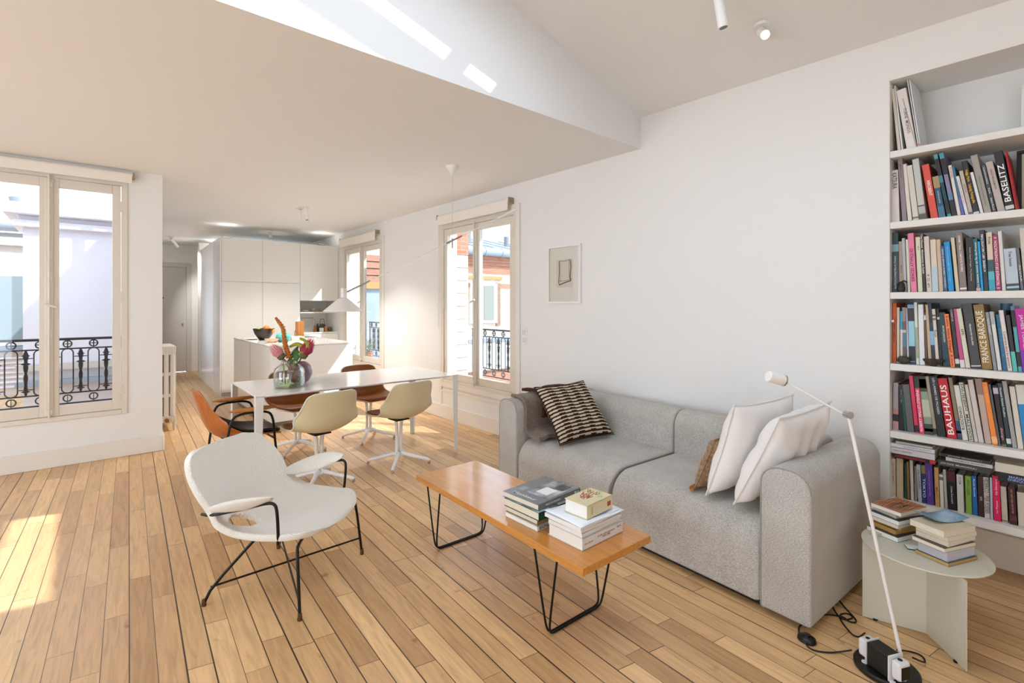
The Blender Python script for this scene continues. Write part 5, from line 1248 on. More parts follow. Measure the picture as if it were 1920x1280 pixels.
def leaf(label, a, b_, w_, d):
    t = thing('leaf_sprig', label, 'leaf', vr.location); A = FV(*a, d); B_ = FV(*b_, d + .02); ax = (B_ - A); n = ax.cross(FD).normalized()
    def fn(u, v): return tuple(A + ax * v + n * (u - .5) * 2 * w_ * math.sin(math.pi * v) ** .8 + FD * .012 * abs(u - .5) * 2)
    MB().grid(fn, 6, 14).obj('blade', LEAF, t, solid=.001)
    MB().tube([A, FV(544, 700, d * .3)], .003, 6).obj('stalk', STEM, t)
leaf('broad green leaf hanging in the middle of the bouquet', (546, 672), (530, 678), .026, .0)
leaf('upright green leaf beneath the crimson protea', (549, 678), (552, 652), .026, -.01)
leaf('dark green leaf rising between the two proteas', (536, 672), (550, 646), .02, .02)
def st_(label, pts, m_):
    o = MB().tube([FV(*p) for p in pts], .006, 8, 1).obj('flower_twig', m_, None); o.location = vr.location; tag(o, label, 'twig')
st_('brown stem slanting inside the left half of the glass vase', [(519, 718, .02), (530, 700, .0), (545, 690, 0)], BRN)
st_('pale green stem standing in the middle of the glass vase', [(533, 716, -.02), (530, 695, -.02), (527, 668, .0)], STEM)
st_('thin brown stem slanting inside the right half of the glass vase', [(552, 717, .0), (547, 700, .0), (546, 682, .0)], BRN)
pv = thing('ceramic_vase', 'round purple pink ceramic vase behind the glass one on the table', 'vase', (1.395, 4.455, .7455))
PVM = mat('mauve_glaze', '8a6070', .3, var=.35, vscale=18, vhx='6d5560', coat=.3)
MB().lathe([(0, 0), (.045, 0), (.075, .02), (.10, .07), (.102, .10), (.088, .15), (.062, .178), (.050, .183), (.046, .178), (.06, .16), (.085, .10), (.05, .02), (0, .01)], 48).obj('body', PVM, pv)

# ------------------------------------------------------------ counterbalance pendant lamp
pl = thing('pendant_lamp', 'white counterweight pendant lamp with a long slanting rod above the dining table', 'lamp', (2.516, 3.762, 0))
MB().lathe([(0, CZ - .085), (.006, CZ - .085), (.012, CZ - .078), (.058, CZ - .012), (.06, CZ - .001), (0, CZ - .001)], 40).obj('canopy', WMETAL, pl)
PV = Vector((0, 0, 2.01))
MB().cyl((0, 0, 1.97), (0, 0, CZ - .08), .0028, n=8).obj('cord', mat('white_cord', 'dcd7d0', .6), pl)
Sd = Vector((1.835 - 2.516, 4.50 - 3.762, 1.545 - 2.01)); E1 = PV + Sd; E2 = PV - Sd * .585
MB().tube([E1, E2], .0042, 10).obj('rod', WMETAL, pl)
MB().tube([PV + Sd * .055, PV - Sd * .09], .0085, 12).obj('pivot_sleeve', mat('brushed_grey', '8f8a84', .35, metal=.6), pl)
MB().tube([PV - Sd * .42, E2], .011, 14).obj('counterweight', WMETAL, pl)
MB().tube([E1, E1 - Sd * .22], .0078, 12).obj('grip_sleeve', MATS['brushed_grey'], pl)
MB().cyl(PV - Vector((0, 0, .07)), PV + Vector((0, 0, .02)), .006, n=10).obj('cord_weight', MATS['brushed_grey'], pl)
sh = E1 + Vector((-.03, .02, 0))
MB().cyl(sh + Vector((0, 0, -.065)), sh + Vector((0, 0, .035)), .024, n=24).obj('socket', WMETAL, pl, bevel=.003, seg=2)
MB().lathe([(.030, .0), (.05, -.012), (.165, -.112), (.178, -.125)], 64, c=tuple(sh + Vector((0, 0, -.058))), cap=False).obj('shade', mat('lamp_shade_white', 'e8e4de', .5), pl, solid=.0025)
MB().lathe([(0, -.03), (.022, -.02), (.03, .0), (.02, .03), (0, .035)], 24, c=tuple(sh + Vector((0, 0, -.10)))).obj('bulb', mat('bulb_glass', 'f3efe6', .3), pl)
MB().tube([sh + Vector((0, 0, .035)), sh + Vector((0, 0, .055)), sh + Vector((.02, -.015, .045)), sh + Vector((.028, -.02, .01))], .0025, 6, 2).obj('wire_loop', MATS['white_cord'], pl)
MB().tube([sh + Vector((.03, -.02, -.02)), sh + Vector((.06, -.06, -.015)), E1 - Sd * .12 + Vector((0, 0, -.006))], .002, 6, 2).obj('wire_loop', MATS['white_cord'], pl)
# ------------------------------------------------------------ kitchen
KY = 8.72; KB = 9.33
GAPM = mat('shadow_gap', '8a867e', .8)
x0, x1, x2, x3 = 1.54, 2.145, 2.735, 3.397
def tall(label, xa, xb, split=True):
    t = thing('tall_cabinet', label, 'cabinet', (xa, KY, 0))
    w_ = xb - xa
    MB().box((.001, .02, .0), (w_ - .001, .62, 2.462)).obj('carcass', GAPM if False else mat('cabinet_carcass', 'b9b5ad', .6), t)
    for (a, b_) in ((.055, 1.781), (1.785, 2.462)):
        MB().box((.002, 0, a), (w_ - .002, .019, b_)).obj('door', CAB, t, bevel=.0012, seg=2)
    MB().box((.002, .03, .0), (w_ - .002, .035, .05)).obj('plinth', CAB, t)
tall('left tall white handleless cupboard unit beside the corridor', x0 + .022, x1)
tall('middle tall white handleless cupboard unit behind the island', x1, x2)
t = thing('side_cladding', 'long white glossy cupboard side running down the corridor', 'cupboard', (x0, KY, 0), R(-2.3))
MB().box((0, -.002, .0), (.020, 2.45, 2.47)).obj('side_panel', mat('gloss_white_panel', 'ededf0', .25, coat=.2), t)
MB().box((-.02, 2.45, .0), (.15, 2.62, 2.62)).obj('end_post', TRIM, t)
for k in range(3):
    pass
t = thing('deep_cupboard_block', 'plain white cupboard block behind the tall units', 'cupboard', (0, 0, 0))
MB().add([(x0 + .025, KY + .63, 0), (x3, KY + .63, 0), (x3, 11.4, 0), (x0 + .13, 11.4, 0), (x0 + .025, KY + .63, 2.46), (x3, KY + .63, 2.46), (x3, 11.4, 2.46), (x0 + .13, 11.4, 2.46)],
         [(3, 2, 1, 0), (4, 5, 6, 7), (0, 1, 5, 4), (1, 2, 6, 5), (2, 3, 7, 6), (3, 0, 4, 7)]).obj('body', CAB, t, smooth=False)
for lab, x, y in (('slim dark uplight on top of the cupboards, at the corridor end', 1.66, 8.86), ('slim dark uplight on top of the wall cupboard beside the window', 3.12, 8.80)):
    t = thing('uplight', lab, 'lamp', (x, y, 2.4635), 0, 'uplights on the kitchen cupboards')
    MB().box((-.06, -.02, 0), (.06, .02, .022)).obj('housing', BMETAL, t, bevel=.002, seg=2)
    MB().box((-.052, -.014, .0221), (.052, .014, .0235)).obj('lens', mat('uplight_lens', 'fff2dc', .4, emit=6), t)
    ld = bpy.data.lights.new('uplight_glow', 'AREA'); ld.shape = 'RECTANGLE'; ld.size = .10; ld.size_y = .026; ld.energy = .5; ld.color = (1, .97, .93)
    lo = bpy.data.objects.new('uplight_glow', ld); COL.objects.link(lo); lo.parent = t; lo.location = (0, 0, .026); lo.rotation_euler = (R(180), 0, 0)
# wall unit with open niche, back panel, shelf, base unit, worktop
t = thing('wall_cabinet', 'white wall cupboard above the open shelf next to the window', 'cabinet', (x2, KY, 1.49))
MB().box((.002, .0, .0), (x3 - x2 - .002, .019, .972)).obj('door', CAB, t, bevel=.0012, seg=2)
MB().box((.001, .02, .0), (x3 - x2 - .001, .60, .972)).obj('carcass', CAB, t)
t = thing('splashback', 'white panel lining behind the open shelf and worktop', 'panel', (x2, 0, 0))
MB().box((.0, KB - .01, .94), (x3 - x2, KB, 1.49)).obj('back_panel', CAB, t)
MB().box((.0, KY + .30, .94), (.012, KB - .01, 1.49)).obj('side_lining', CAB, t)
t = thing('open_shelf', 'thin white shelf holding the small bowls', 'shelf', (x2 + .012, KY + .12, 1.275))
MB().box((0, 0, 0), (x3 - x2 - .014, KB - KY - .13, .016)).obj('board', CAB, t)
t = thing('worktop', 'white kitchen worktop along the back wall', 'worktop', (x2, KY, .918))
MB().box((0, 0, 0), (x3 - x2, KB - KY, .022)).obj('slab', DT, t, bevel=.001, seg=2)
t = thing('base_cabinet', 'white base unit under the kitchen worktop', 'cabinet', (x2, KY, 0))
MB().box((.002, .01, .06), (x3 - x2 - .002, .029, .915)).obj('door', CAB, t, bevel=.0012, seg=2)
MB().box((.001, .03, 0), (x3 - x2 - .001, .60, .915)).obj('carcass', CAB, t)
# bowls on the open shelf
def bowl(label, x, y, z, r, h, m, foot=.4):
    t = thing('small_bowl', label, 'bowl', (x, y, z), 0, 'small bowls on the kitchen shelf')
    MB().lathe([(0, 0), (r * foot, 0), (r * .8, h * .4), (r, h), (r * .94, h), (r * .74, h * .45), (r * .3, h * .12), (0, h * .1)], 32).obj('body', m, t)
CER = mat('oat_ceramic', 'b3a48c', .5, var=.3, vscale=40); 
bowl('small beige bowl at the left end of the kitchen shelf, partly hidden', 2.785, 8.98, 1.2912, .040, .052, CER)
bowl('flat pale green white bowl, second on the kitchen shelf', 2.92, 8.99, 1.2912, .050, .034, mat('celadon', 'ccd0bd', .4))
bowl('wide straight-sided beige bowl, third on the kitchen shelf', 3.04, 8.99, 1.2912, .050, .058, mat('sand_ceramic', 'ab9a80', .5, var=.3, vscale=30), .7)
bowl('round speckled beige bowl, last on the kitchen shelf', 3.18, 8.99, 1.2912, .045, .052, CER, .5)
# things on the back worktop
KZ = .9405
t = thing('tap', 'chrome arched kitchen tap standing on the worktop', 'tap', (3.12, 9.16, KZ))
MB().tube([(0, 0, 0), (0, 0, .20), (-.02, -.01, .235), (-.06, -.02, .24), (-.20, -.05, .245), (-.27, -.06, .235), (-.285, -.065, .20)], .009, 12, 2).obj('spout', CHROME, t)
MB().lathe([(0, 0), (.022, 0), (.022, .03), (.012, .04), (0, .04)], 20).obj('base', mat('copper', 'b0633c', .3, metal=.9), t)
t = thing('copper_cup', 'shiny copper cup at the foot of the tap', 'cup', (3.085, 9.02, KZ))
MB().lathe([(0, 0), (.018, 0), (.022, .10), (.019, .10), (.016, .01), (0, .01)], 24).obj('body', MATS['copper'], t)
t = thing('oil_bottle', 'small dark bottle beside the copper cup', 'bottle', (3.14, 9.04, KZ))
MB().lathe([(0, 0), (.02, 0), (.022, .05), (.02, .08), (.01, .10), (.01, .14), (0, .14)], 20).obj('body', mat('dark_glass_bottle', '2a211a', .2), t)
t = thing('kettle', 'dark grey cast iron teapot with hoop handle on the back worktop', 'kettle', (3.245, 9.10, KZ))
IR = mat('cast_iron', '4a4640', .45)
MB().lathe([(0, 0), (.06, 0), (.082, .03), (.078, .06), (.05, .115), (.038, .125), (.02, .13), (0, .135)], 32).obj('body', IR, t)
MB().tube([(-.04, 0, .11), (-.042, 0, .18), (-.02, 0, .22), (.02, 0, .22), (.042, 0, .18), (.04, 0, .11)], .004, 8, 2).obj('handle', IR, t)
MB().tube([(-.06, 0, .06), (-.095, 0, .09), (-.105, 0, .115)], (.012, .007), 10, 1).obj('spout', IR, t)
t = thing('white_box', 'small white square tin in front of the dark kettle', 'tin', (3.19, 8.99, KZ)); MB().box((-.035, -.02, 0), (.035, .02, .062)).obj('body', WMETAL, t, bevel=.003, seg=2)
t = thing('tea_tin', 'orange brown round jar between the white tin and the glass jar', 'jar', (3.272, 8.985, KZ)); MB().lathe([(0, 0), (.03, 0), (.031, .07), (.026, .078), (.026, .092), (0, .092)], 24).obj('body', mat('amber_jar', 'a8753c', .35), t)
t = thing('glass_jar', 'clear squat jar with dark contents at the right end of the worktop', 'jar', (3.345, 9.0, KZ))
MB().lathe([(0, 0), (.038, 0), (.044, .04), (.038, .075), (.04, .08)], 28, cap=False).obj('glass', CG, t); MB().lathe([(0, .004), (.034, .004), (.038, .04), (.02, .07), (0, .075)], 20).obj('contents', mat('dark_spice', '5a5240', .8, var=.5, vscale=60), t)
# ------------------------------------------------------------ island
il = thing('kitchen_island', 'white box-shaped kitchen island with marble white top', 'island', (1.595, 6.13, 0))
MB().box((.03, .05, .0), (.93, 1.85, .06)).obj('plinth', mat('plinth_grey', '8a8681', .6), il)
MB().box((.0, .0, .055), (.975, 1.90, .925)).obj('body', ISL, il, bevel=.002, seg=2)
MB().box((-.004, -.004, .928), (.979, 1.904, .945)).obj('countertop', mat('white_marble', 'efebe6', .08, var=.05, vscale=3, coat=.3), il, bevel=.0015, seg=2)
MB().box((-.0025, .95, .06), (0, .954, .92)).obj('panel_joint', GAPM, il)
IZ = .9455
t = thing('fruit_bowl', 'dark brown conical bowl of fruit on the island', 'bowl', (1.80, 7.25, IZ))
MB().lathe([(0, 0), (.055, 0), (.065, .01), (.115, .09), (.135, .155), (.128, .155), (.105, .09), (.05, .02), (0, .015)], 44).obj('body', mat('dark_wood_bowl', '1c110a', .35), t)
def fruit(name, label, hx, p, r):
    t = thing(name, label, 'fruit', p, 0, 'fruit in the dark bowl')
    MB().lathe([(0, -r * .96)] + [(r * math.sin(R(a)), -r * math.cos(R(a))) for a in range(12, 170, 12)] + [(r * .10, r * .95), (0, r * .90)], 24).obj('flesh', mat('fruit_' + hx, hx, .4, bump=.2, bscale=120), t)
    MB().cyl((0, 0, r * .88), (.002, 0, r * 1.05), .003, n=6).obj('stalk', BRN, t)
fruit('orange', 'orange on top of the fruit in the dark bowl', 'e8701c', (1.83, 7.25, IZ + .155), .042)
fruit('lime', 'green lime at the left in the dark bowl', '8fb02c', (1.745, 7.30, IZ + .128), .034)
fruit('clementine', 'pale orange clementine at the right in the dark bowl', 'f0902e', (1.885, 7.19, IZ + .125), .036)
t = thing('turquoise_pot', 'glazed turquoise lidded pot on the island, right of the fruit bowl', 'pot', (1.905, 6.74, IZ))
TQ = mat('turquoise_glaze', '2f8f8a', .25, var=.4, vscale=12, vhx='5aa8a0')
MB().lathe([(0, 0), (.05, 0), (.085, .03), (.095, .06), (.08, .09), (.055, .105)], 40).obj('body', TQ, t)
MB().lathe([(.06, .102), (.04, .115), (.012, .122), (.008, .15), (.003, .165), (0, .168)], 28).obj('lid', TQ, t)
t = thing('shell_dish', 'pinkish beige boat-shaped dish by the turquoise pot', 'dish', (1.76, 6.70, IZ))
MB().lathe([(0, 0), (.03, 0), (.055, .03), (.06, .05), (.054, .05), (.03, .012), (0, .01)], 28, sx=1.5, sy=.7).obj('body', mat('blush_ceramic', 'c9a183', .5), t)
t = thing('chopping_board', 'brown wooden board lying on the island', 'board', (2.02, 7.05, IZ), R(8))
MB().box((-.10, -.07, 0), (.16, .07, .016)).obj('board', mat('walnut_board', '8a4a2c', .5), t, bevel=.004, seg=3)
t = thing('white_block', 'white square ceramic dish on the island beside the board', 'dish', (2.10, 6.86, IZ), R(10))
MB().box((-.09, -.06, 0), (.09, .06, .055)).obj('body', mat('cream_ceramic', 'e8dccf', .3), t, bevel=.012, seg=4)
t = thing('knife_block', 'tall honey brown wooden block standing on the island', 'block', (2.33, 7.45, IZ), R(12))
MB().box((-.045, -.04, 0), (.045, .04, .235)).obj('body', mat('oak_block', 'a56a34', .45, var=.3, vscale=6, stretch=(6, 6, 1)), t, bevel=.004, seg=3)
t = thing('cable_hook', 'thin dark bent wire beside the wooden block on the island', 'wire', (2.25, 7.40, IZ))
MB().tube([(-.02, -.08, .003), (-.02, -.04, .06), (0, 0, .10), (.02, .03, .11)], .004, 8, 2).obj('wire', BMETAL, t)
t = thing('hob', 'flat induction hob with thin dark edge set into the island top', 'hob', (1.62, 7.45, IZ))
MB().box((.0, -.02, 0), (.14, .28, .004)).obj('plate', mat('hob_glass', 'b9b9b8', .1), t); MB().box((-.003, -.024, 0), (.143, -.02, .005)).obj('edge', BMETAL, t)
t = thing('sink', 'inset steel sink rim on the island top, right of the wooden block', 'sink', (2.38, 7.30, IZ))
m = MB(); m.tube([(.0, .32, .003), (-.02, .02, .003), (0, 0, .003), (.14, 0, .003)], .004, 8, 1); m.obj('rim', CHROME, t)
MB().box((.0, .01, 0), (.14, .30, .0022)).obj('basin', mat('steel_basin', 'c9c9c9', .2, metal=.8), t)
# ------------------------------------------------------------ balcony rails
def scroll_rail(name, label, loc, rz, W, z0, z1, n):
    """n oval bays across width W; local x along, z up"""
    t = thing(name, label, 'railing', loc, rz)
    H_ = z1 - z0; m = MB()
    for z, r in ((z1, .012), (z0, .007)): m.cyl((0, 0, z), (W, 0, z), r, n=10)
    m.obj('rail', IRON, t)
    zt, zb = z1 - H_ * .15, z0 + H_ * .16
    m = MB(); m.cyl((0, 0, zt), (W, 0, zt), .007, n=8); m.cyl((0, 0, zb), (W, 0, zb), .007, n=8); m.obj('rail', IRON, t)
    bay = W / n; ow = bay * .22
    for k in range(n):
        cx = bay * (k + .5)
        m = MB(); pts = []
        for a in range(0, 361, 20):
            s, c = math.sin(R(a)), math.cos(R(a)); zc = (zt - ow if c > 0 else zb + ow)
            pts.append((cx + ow * s, 0, zc + ow * c * 1.0))
        m.tube(pts, .0052, 6)
        m.obj('oval_hoop', IRON, t)
        m = MB(); q = [(cx + .03 * math.sin(R(a)), 0, (zt + z1) / 2 + .03 * math.cos(R(a))) for a in range(0, 361, 30)]; m.tube(q, .006, 6)
        m.cyl((cx - .03, 0, (zt + z1) / 2), (cx + .03, 0, (zt + z1) / 2), .004, n=6); m.cyl((cx, 0, zt), (cx, 0, z1), .005, n=6)
        q = [(cx + .03 * math.sin(R(a)), 0, (zb + z0) / 2 + .03 * math.cos(R(a))) for a in range(0, 361, 30)]; m.tube(q, .006, 6)
        m.cyl((cx, 0, z0), (cx, 0, zb - .02), .003, n=6)
        m.obj('rosette', IRON, t)
    for k in range(n + 1):
        cx = bay * k; m = MB()
        if k in (0, n): m.cyl((min(max(cx, .01), W - .01), 0, z0 - .12), (min(max(cx, .01), W - .01), 0, z1), .008, n=8)
        else:
            hz = zt - zb
            prof = [(.0, 0), (.006, .02), (.006, .05), (.03, .10), (.008, .13), (.018, .17), (.01, .21)]
            pf = []
            for i in range(15):
                f_ = i / 14; pf.append(((.008 + .012 * abs(math.sin(f_ * 12.5)) * (.5 + .5 * f_)), zb + .01 + f_ * (hz - .02)))
            m.lathe([(0, zb)] + pf + [(0, zt)], 10, c=(cx, 0, 0))
            for z_, w_ in ((zt - hz * .12, .03), (zt - hz * .30, .036), (zb + hz * .10, .032)):
                m.add([(cx - w_, 0, z_), (cx - w_ * .3, -.006, z_ + .012), (cx, -.008, z_ + .035), (cx + w_ * .3, -.006, z_ + .012), (cx + w_, 0, z_), (cx + w_ * .3, .006, z_ - .012), (cx, .008, z_ - .005), (cx - w_ * .3, .006, z_ - .012)], [tuple(range(8)), (0, 1, 7), (4, 3, 5), (1, 2, 6, 7), (2, 3, 5, 6)])
            m.cyl((cx - bay * .25, 0, zt - hz * .18), (cx + bay * .25, 0, zt - hz * .18), .0045, n=6)
            m.cyl((cx - bay * .25, 0, zb + hz * .14), (cx + bay * .25, 0, zb + hz * .14), .0045, n=6)
        m.obj('baluster', IRON, t)
    return t
scroll_rail('balcony_railing', 'dark wrought iron balustrade with oval hoops outside the window-side wall', (-1.15, YL + .19, 0), 0, 1.46, .52, 1.11, 8)
scroll_rail('balcony_railing', 'dark scrolled balustrade outside the window nearest the sofa', (WX + .52, 3.7, 0), R(90), 1.68, .50, 1.10, 9)
scroll_rail('balcony_railing', 'thin scrolled balustrade outside the kitchen window behind the pots', (WX + .52, 6.9, 0), R(90), 1.68, .50, 1.10, 9)
# ------------------------------------------------------------ white building beyond the left window
PALE = mat('sunny_render', 'dbd7de', .9); PALE2 = mat('cream_render', 'c6beb8', .9)
ZINC = mat('zinc_roof', '9aa6b4', .4, metal=.3); GRY = mat('grey_zinc_sill', '7f8894', .5)
b = thing('white_side_building', 'white rendered house wall with moulded cornice close outside the left window', 'building')
MB().box((-.60, 8.35, -4), (.33, 8.95, 2.36)).obj('wall', PALE, b, smooth=False)
m = MB(); m.box((-.68, 8.25, 2.36), (.33, 8.95, 2.44)); m.box((-.76, 8.15, 2.50), (.33, 8.95, 2.58)); m.box((-.64, 8.30, 2.44), (.33, 8.95, 2.50)); m.obj('cornice', PALE, b, bevel=.01, seg=2)
MB().box((-.72, 8.2, 2.58), (.33, 8.95, 2.64)).obj('parapet_cap', PALE, b)
MB().box((-.66, 8.27, .62), (.33, 8.35, .70)).obj('string_course', PALE2, b)
MB().box((-.66, 8.22, .44), (.33, 8.35, .50)).obj('string_course', ZINC, b)
m = MB(); m.add([(-.5, 8.5, 2.6), (.33, 8.5, 2.6), (.33, 8.95, 3.2), (-.5, 8.95, 2.9)], [(0, 1, 2, 3)]); m.obj('roof_slope', PALE, b, solid=.05)
m = MB(); m.cyl((.28, 7.9, -3), (.28, 7.9, 5), .05, n=16); m.obj('rain_pipe', mat('pipe_white', 'd0c8d4', .6), b)
MB().box((.22, 7.84, 1.55), (.34, 7.96, 1.72)).obj('pipe_collar', MATS['pipe_white'], b)
b = thing('cream_building', 'cream house with zinc gutter and grey shuttered window seen at the left window edge', 'building')
MB().box((-6, 11.0, -4), (-.3, 13, 2.55)).obj('wall', PALE2, b, smooth=False)
MB().box((-6, 10.9, 2.35), (-.3, 11, 2.47)).obj('cornice', PALE, b)
MB().cyl((-6, 10.88, 2.66), (-.3, 10.88, 2.66), .10, n=20).obj('gutter', ZINC, b)
m = MB(); m.add([(-6, 10.95, 2.72), (-.2, 10.95, 2.72), (-.2, 14.5, 5.6), (-6, 14.5, 5.6)], [(0, 1, 2, 3)]); m.obj('roof', mat('pale_slates', 'c4cad2', .5), b, solid=.05)
MB().box((-1.75, 10.96, .78), (-.55, 11.0, 1.95)).obj('window_frame', WFRAME, b)
MB().box((-1.66, 10.94, .86), (-.62, 10.97, 1.87)).obj('window_blind', mat('grey_blue_blind', '76848a', .3), b)
MB().box((-2.0, 10.85, .70), (-.5, 11.0, .77)).obj('window_sill', GRY, b)
for k in range(7): MB().box((-1.9, 10.97, .12 + k * .075), (-.75, 11.0, .15 + k * .075)).obj('louvre', PALE, b)
MB().box((-1.3, 10.9, -.6), (-.7, 11, -.2)).obj('dark_opening', mat('dark_opening', '5a555c', .6), b)
MB().cyl((-.78, 9.9, 2.70), (-.80, 9.9, 2.95), .03, .06, n=10).obj('vent_pipe', GRY, b)
# ------------------------------------------------------------ brick houses beyond the right windows
WB = brick_mat('white_brick', 'd9ccbb', 'ccb9a4', 'a89886')
WBX = brick_mat('white_brick_side', 'cdbfae', 'bfab96', '9a8a78', axis='Y')
RB = brick_mat('red_brick', 'a0614a', 'b2735a', '8f8074')
FY = 13.0
b = thing('brick_house', 'pale brick courtyard house with red brick cornice and zinc gutter beyond the right windows', 'building')
MB().box((7.9, FY, -5), (18, FY + 3, 2.55)).obj('wall', WB, b, smooth=False)
MB().box((7.9, FY - .03, 2.45), (18, FY, 2.72)).obj('brick_band', RB, b, smooth=False)
for k, z in enumerate((2.72, 2.82, 2.92)): MB().box((7.9, FY - .08 - k * .05, z), (18, FY, z + .10)).obj('brick_band', RB, b, smooth=False)
MB().box((7.9, FY - .03, 1.98), (18, FY, 2.12)).obj('brick_band', RB, b, smooth=False)
MB().cyl((7.9, FY - .30, 3.14), (18, FY - .30, 3.14), .14, n=20).obj('gutter', mat('bright_zinc', '8e9aa8', .35, metal=.3), b)
for k in range(14): MB().cyl((8.3 + k * .7, FY - .30, 3.14), (8.33 + k * .7, FY - .30, 3.14), .152, n=20).obj('gutter_joint', GRY, b)
m = MB(); m.add([(7.9, FY - .2, 3.22), (18, FY - .2, 3.22), (18, FY + 3, 4.0), (7.9, FY + 3, 4.0)], [(0, 1, 2, 3)]); m.obj('roof', MATS['bright_zinc'], b, solid=.05)
for k in range(12): MB().tube([(8.2 + k * .8, FY - .2, 3.26), (8.2 + k * .8, FY + 3, 4.04)], .03, 6).obj('roof_seam', ZINC, b)
MB().box((9.0, FY - .06, 2.26), (10.7, FY, 2.36)).obj('lintel', mat('straw_lintel', 'a8824e', .8), b)
MB().box((9.35, FY - .08, .80), (10.45, FY, 2.12)).obj('window_frame', WFRAME, b)
MB().box((9.43, FY - .10, .90), (9.80, FY - .07, 2.04)).obj('window_pane', mat('grey_pane', '7c8078', .15), b)
MB().box((9.88, FY - .10, .90), (10.30, FY - .07, 2.04)).obj('window_pane', MATS['grey_pane'], b)
MB().box((10.45, FY - .05, .70), (10.62, FY, 2.15)).obj('brick_reveal', mat('brown_brick', '9a7a66', .9, var=.4, vscale=20), b)
MB().cyl((10.3, FY + 1.4, 3.5), (10.3, FY + 1.4, 4.35), .12, n=14).obj('chimney_pot', mat('dark_pot', '7a7d80', .6), b)
MB().cyl((10.3, FY + 1.4, 4.3), (10.3, FY + 1.4, 4.42), .19, n=14).obj('chimney_cap', MATS['dark_pot'], b)
MB().cyl((9.25, FY + 1.0, 3.4), (9.25, FY + 1.0, 4.0), .07, .12, n=12).obj('vent_pipe', ZINC, b)
MB().cyl((12.1, FY + 1.4, 3.5), (12.1, FY + 1.4, 4.0), .10, n=12).obj('vent_pipe', MATS['dark_pot'], b)
MB().tube([(11.4, FY - .05, 1.72), (11.3, FY - .12, 1.78), (11.15, FY - .12, 1.55)], .02, 8, 1).obj('lamp_bracket', MATS['dark_pot'], b)
b = thing('lower_wing', 'low white roofed wing with red brick front behind the sofa-side balustrade', 'building')
MB().box((7.6, 10.6, -6), (18, 12.9, -.35)).obj('wall', RB, b, smooth=False)
MB().box((7.5, 10.5, -.35), (18, FY, .45)).obj('terrace', mat('pale_terrace', 'b9bcb8', .7), b)
MB().box((7.5, 10.45, .42), (10.2, 10.6, .5)).obj('parapet', GRY, b)
MB().box((8.6, 10.55, -2.6), (9.6, 10.62, -1.0)).obj('green_shutter', mat('green_shutter', '6a8a6a', .6), b)
b = thing('brick_pier', 'pale brick corner pier with quoins just outside the window nearest the sofa', 'pier')
MB().box((WX + .225, 6.35, -5), (4.52, 6.8, 3.0)).obj('shaft', WB, b, smooth=False)
MB().box((4.28, 6.33, 2.2), (4.54, 6.35, 2.9)).obj('red_quoin', RB, b, smooth=False)
for k in range(17):
    MB().box((4.18 + .07 * (k % 2), 6.33, -1.2 + k * .2), (4.53, 6.35, -1.2 + k * .2 + .19)).obj('quoin', mat('quoin_stone', 'c9bba8', .9), b, bevel=.006, seg=2)
b = thing('party_wall', 'tall pale brick wall with sloping top outside the kitchen window', 'wall')
MB().add([(WX + .22, 10.45, -5), (4.58, 10.45, -5), (4.58, 10.45, 2.95), (WX + .22, 10.45, 2.35), (WX + .22, 10.8, -5), (4.58, 10.8, -5), (4.58, 10.8, 2.95), (WX + .22, 10.8, 2.35)],
         [(3, 2, 1, 0), (4, 5, 6, 7), (0, 1, 5, 4), (1, 2, 6, 5), (2, 3, 7, 6), (3, 0, 4, 7)]).obj('masonry', WB, b, smooth=False)
MB().add([(WX + .22, 10.35, 2.42), (4.62, 10.35, 3.02), (4.62, 10.85, 3.02), (WX + .22, 10.85, 2.42)], [(0, 1, 2, 3)]).obj('sloping_cap', ZINC, b, solid=.04)
b = thing('blue_clad_house', 'pale blue clad house with red tiled top beyond the kitchen window', 'building')
MB().box((5.0, FY, -5), (7.6, FY + 3, 2.05)).obj('cladding', mat('sky_blue_cladding', '8f9da8', .6), b, smooth=False)
for k in range(4): MB().box((4.9, FY - .06 - .03 * k, 2.05 + k * .19), (7.65, FY + 3, 2.05 + k * .19 + .17)).obj('brick_band', RB, b, smooth=False)
MB().box((4.95, FY - .1, 1.86), (7.6, FY, 2.05)).obj('fascia', mat('straw_lintel', 'a8824e', .8), b)
MB().box((6.6, FY + .4, 2.8), (6.8, FY + .6, 3.6)).obj('chimney', ZINC, b)
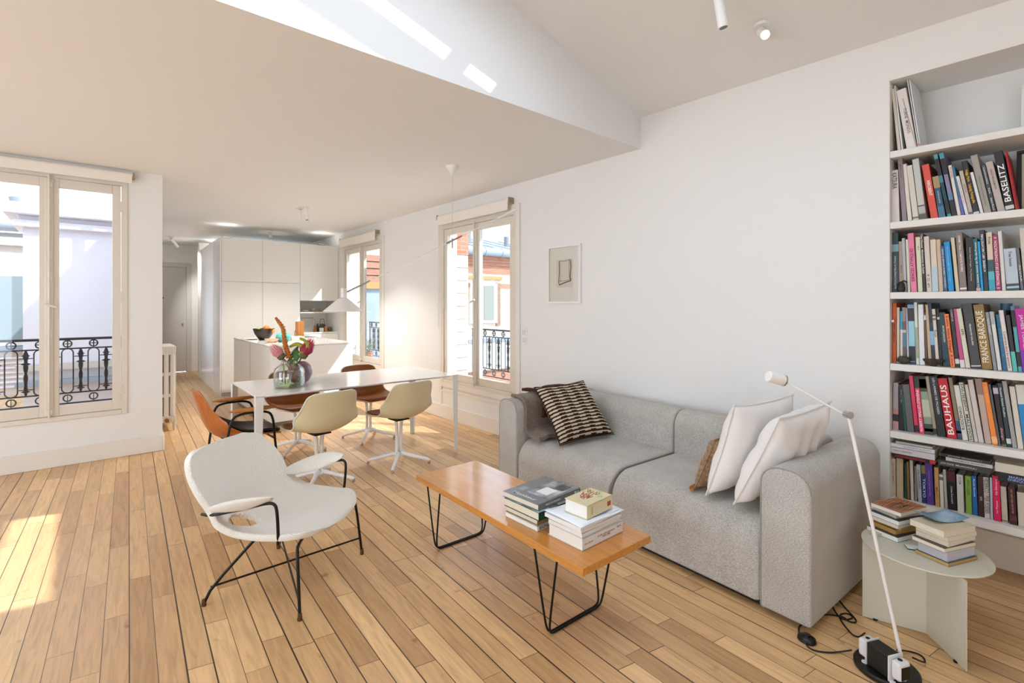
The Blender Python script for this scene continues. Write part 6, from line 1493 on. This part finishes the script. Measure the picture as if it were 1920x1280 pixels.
# balcony floors and potted plants
for i, (y0, y1) in enumerate(((3.7, 5.4), (6.9, 8.6))):
    struct(MB().box((WX + .22, y0, .28), (WX + .60, y1, .40)).obj('trim_balcony_%d' % (i + 1), mat('balcony_stone', 'cfc9c0', .8)))
struct(MB().box((-1.2, YL + .2, .26), (.4, YL + .45, .38)).obj('trim_balcony_3', MATS['balcony_stone']))
TERR = mat('terracotta', 'b98a72', .8); LG = mat('fresh_leaf', '7f9f4e', .6); TW2 = mat('twig', '8f8f86', .8)
def pot(name, label, x, y, h_, seed, flower=None, leaves=60, spread=.12):
    t = thing(name, label, 'plant', (x, y, .401)); rnd = random.Random(seed)
    MB().lathe([(0, 0), (.06, 0), (.085, .17), (.092, .17), (.092, .19), (.078, .19), (.07, .17), (0, .16)], 24).obj('pot', TERR, t)
    m = MB(); l = MB(); f_ = MB()
    for k in range(9):
        a = rnd.uniform(0, 6.28); r_ = rnd.uniform(.02, spread); hh = h_ * rnd.uniform(.6, 1)
        pts = [(0, 0, .16), (r_ * .5 * math.cos(a), r_ * .5 * math.sin(a), .16 + hh * .5), (r_ * math.cos(a + .4), r_ * math.sin(a + .4), .16 + hh)]
        m.tube(pts, .003, 5, 1)
        for q in range(leaves // 9):
            u = rnd.uniform(.25, 1); c = Vector(pts[0]).lerp(Vector(pts[2]), u) + Vector((rnd.uniform(-.03, .03), rnd.uniform(-.03, .03), rnd.uniform(-.02, .03)))
            d1 = Vector((rnd.uniform(-1, 1), rnd.uniform(-1, 1), rnd.uniform(-.4, 1))).normalized() * .035; d2 = d1.cross(Vector((rnd.random(), rnd.random(), .3))).normalized() * .012
            l.add([c, c + d1 * .5 + d2, c + d1, c + d1 * .5 - d2], [(0, 1, 2, 3)])
    m.obj('stems', TW2, t); l.obj('foliage', LG, t, smooth=False)
pot('potted_plant', 'small leafy plant in a terracotta pot at the left pane of the kitchen window', 3.78, 8.32, .25, 3)
pot('potted_plant', 'taller climbing plant in a terracotta pot at the right pane of the kitchen window', 3.80, 7.52, .95, 9, leaves=150, spread=.2)
gr = struct(MB().box((-25, -25, -6.2), (30, 40, -6)).obj('ground', mat('courtyard_ground', 'b9b4ac', .9), smooth=False))
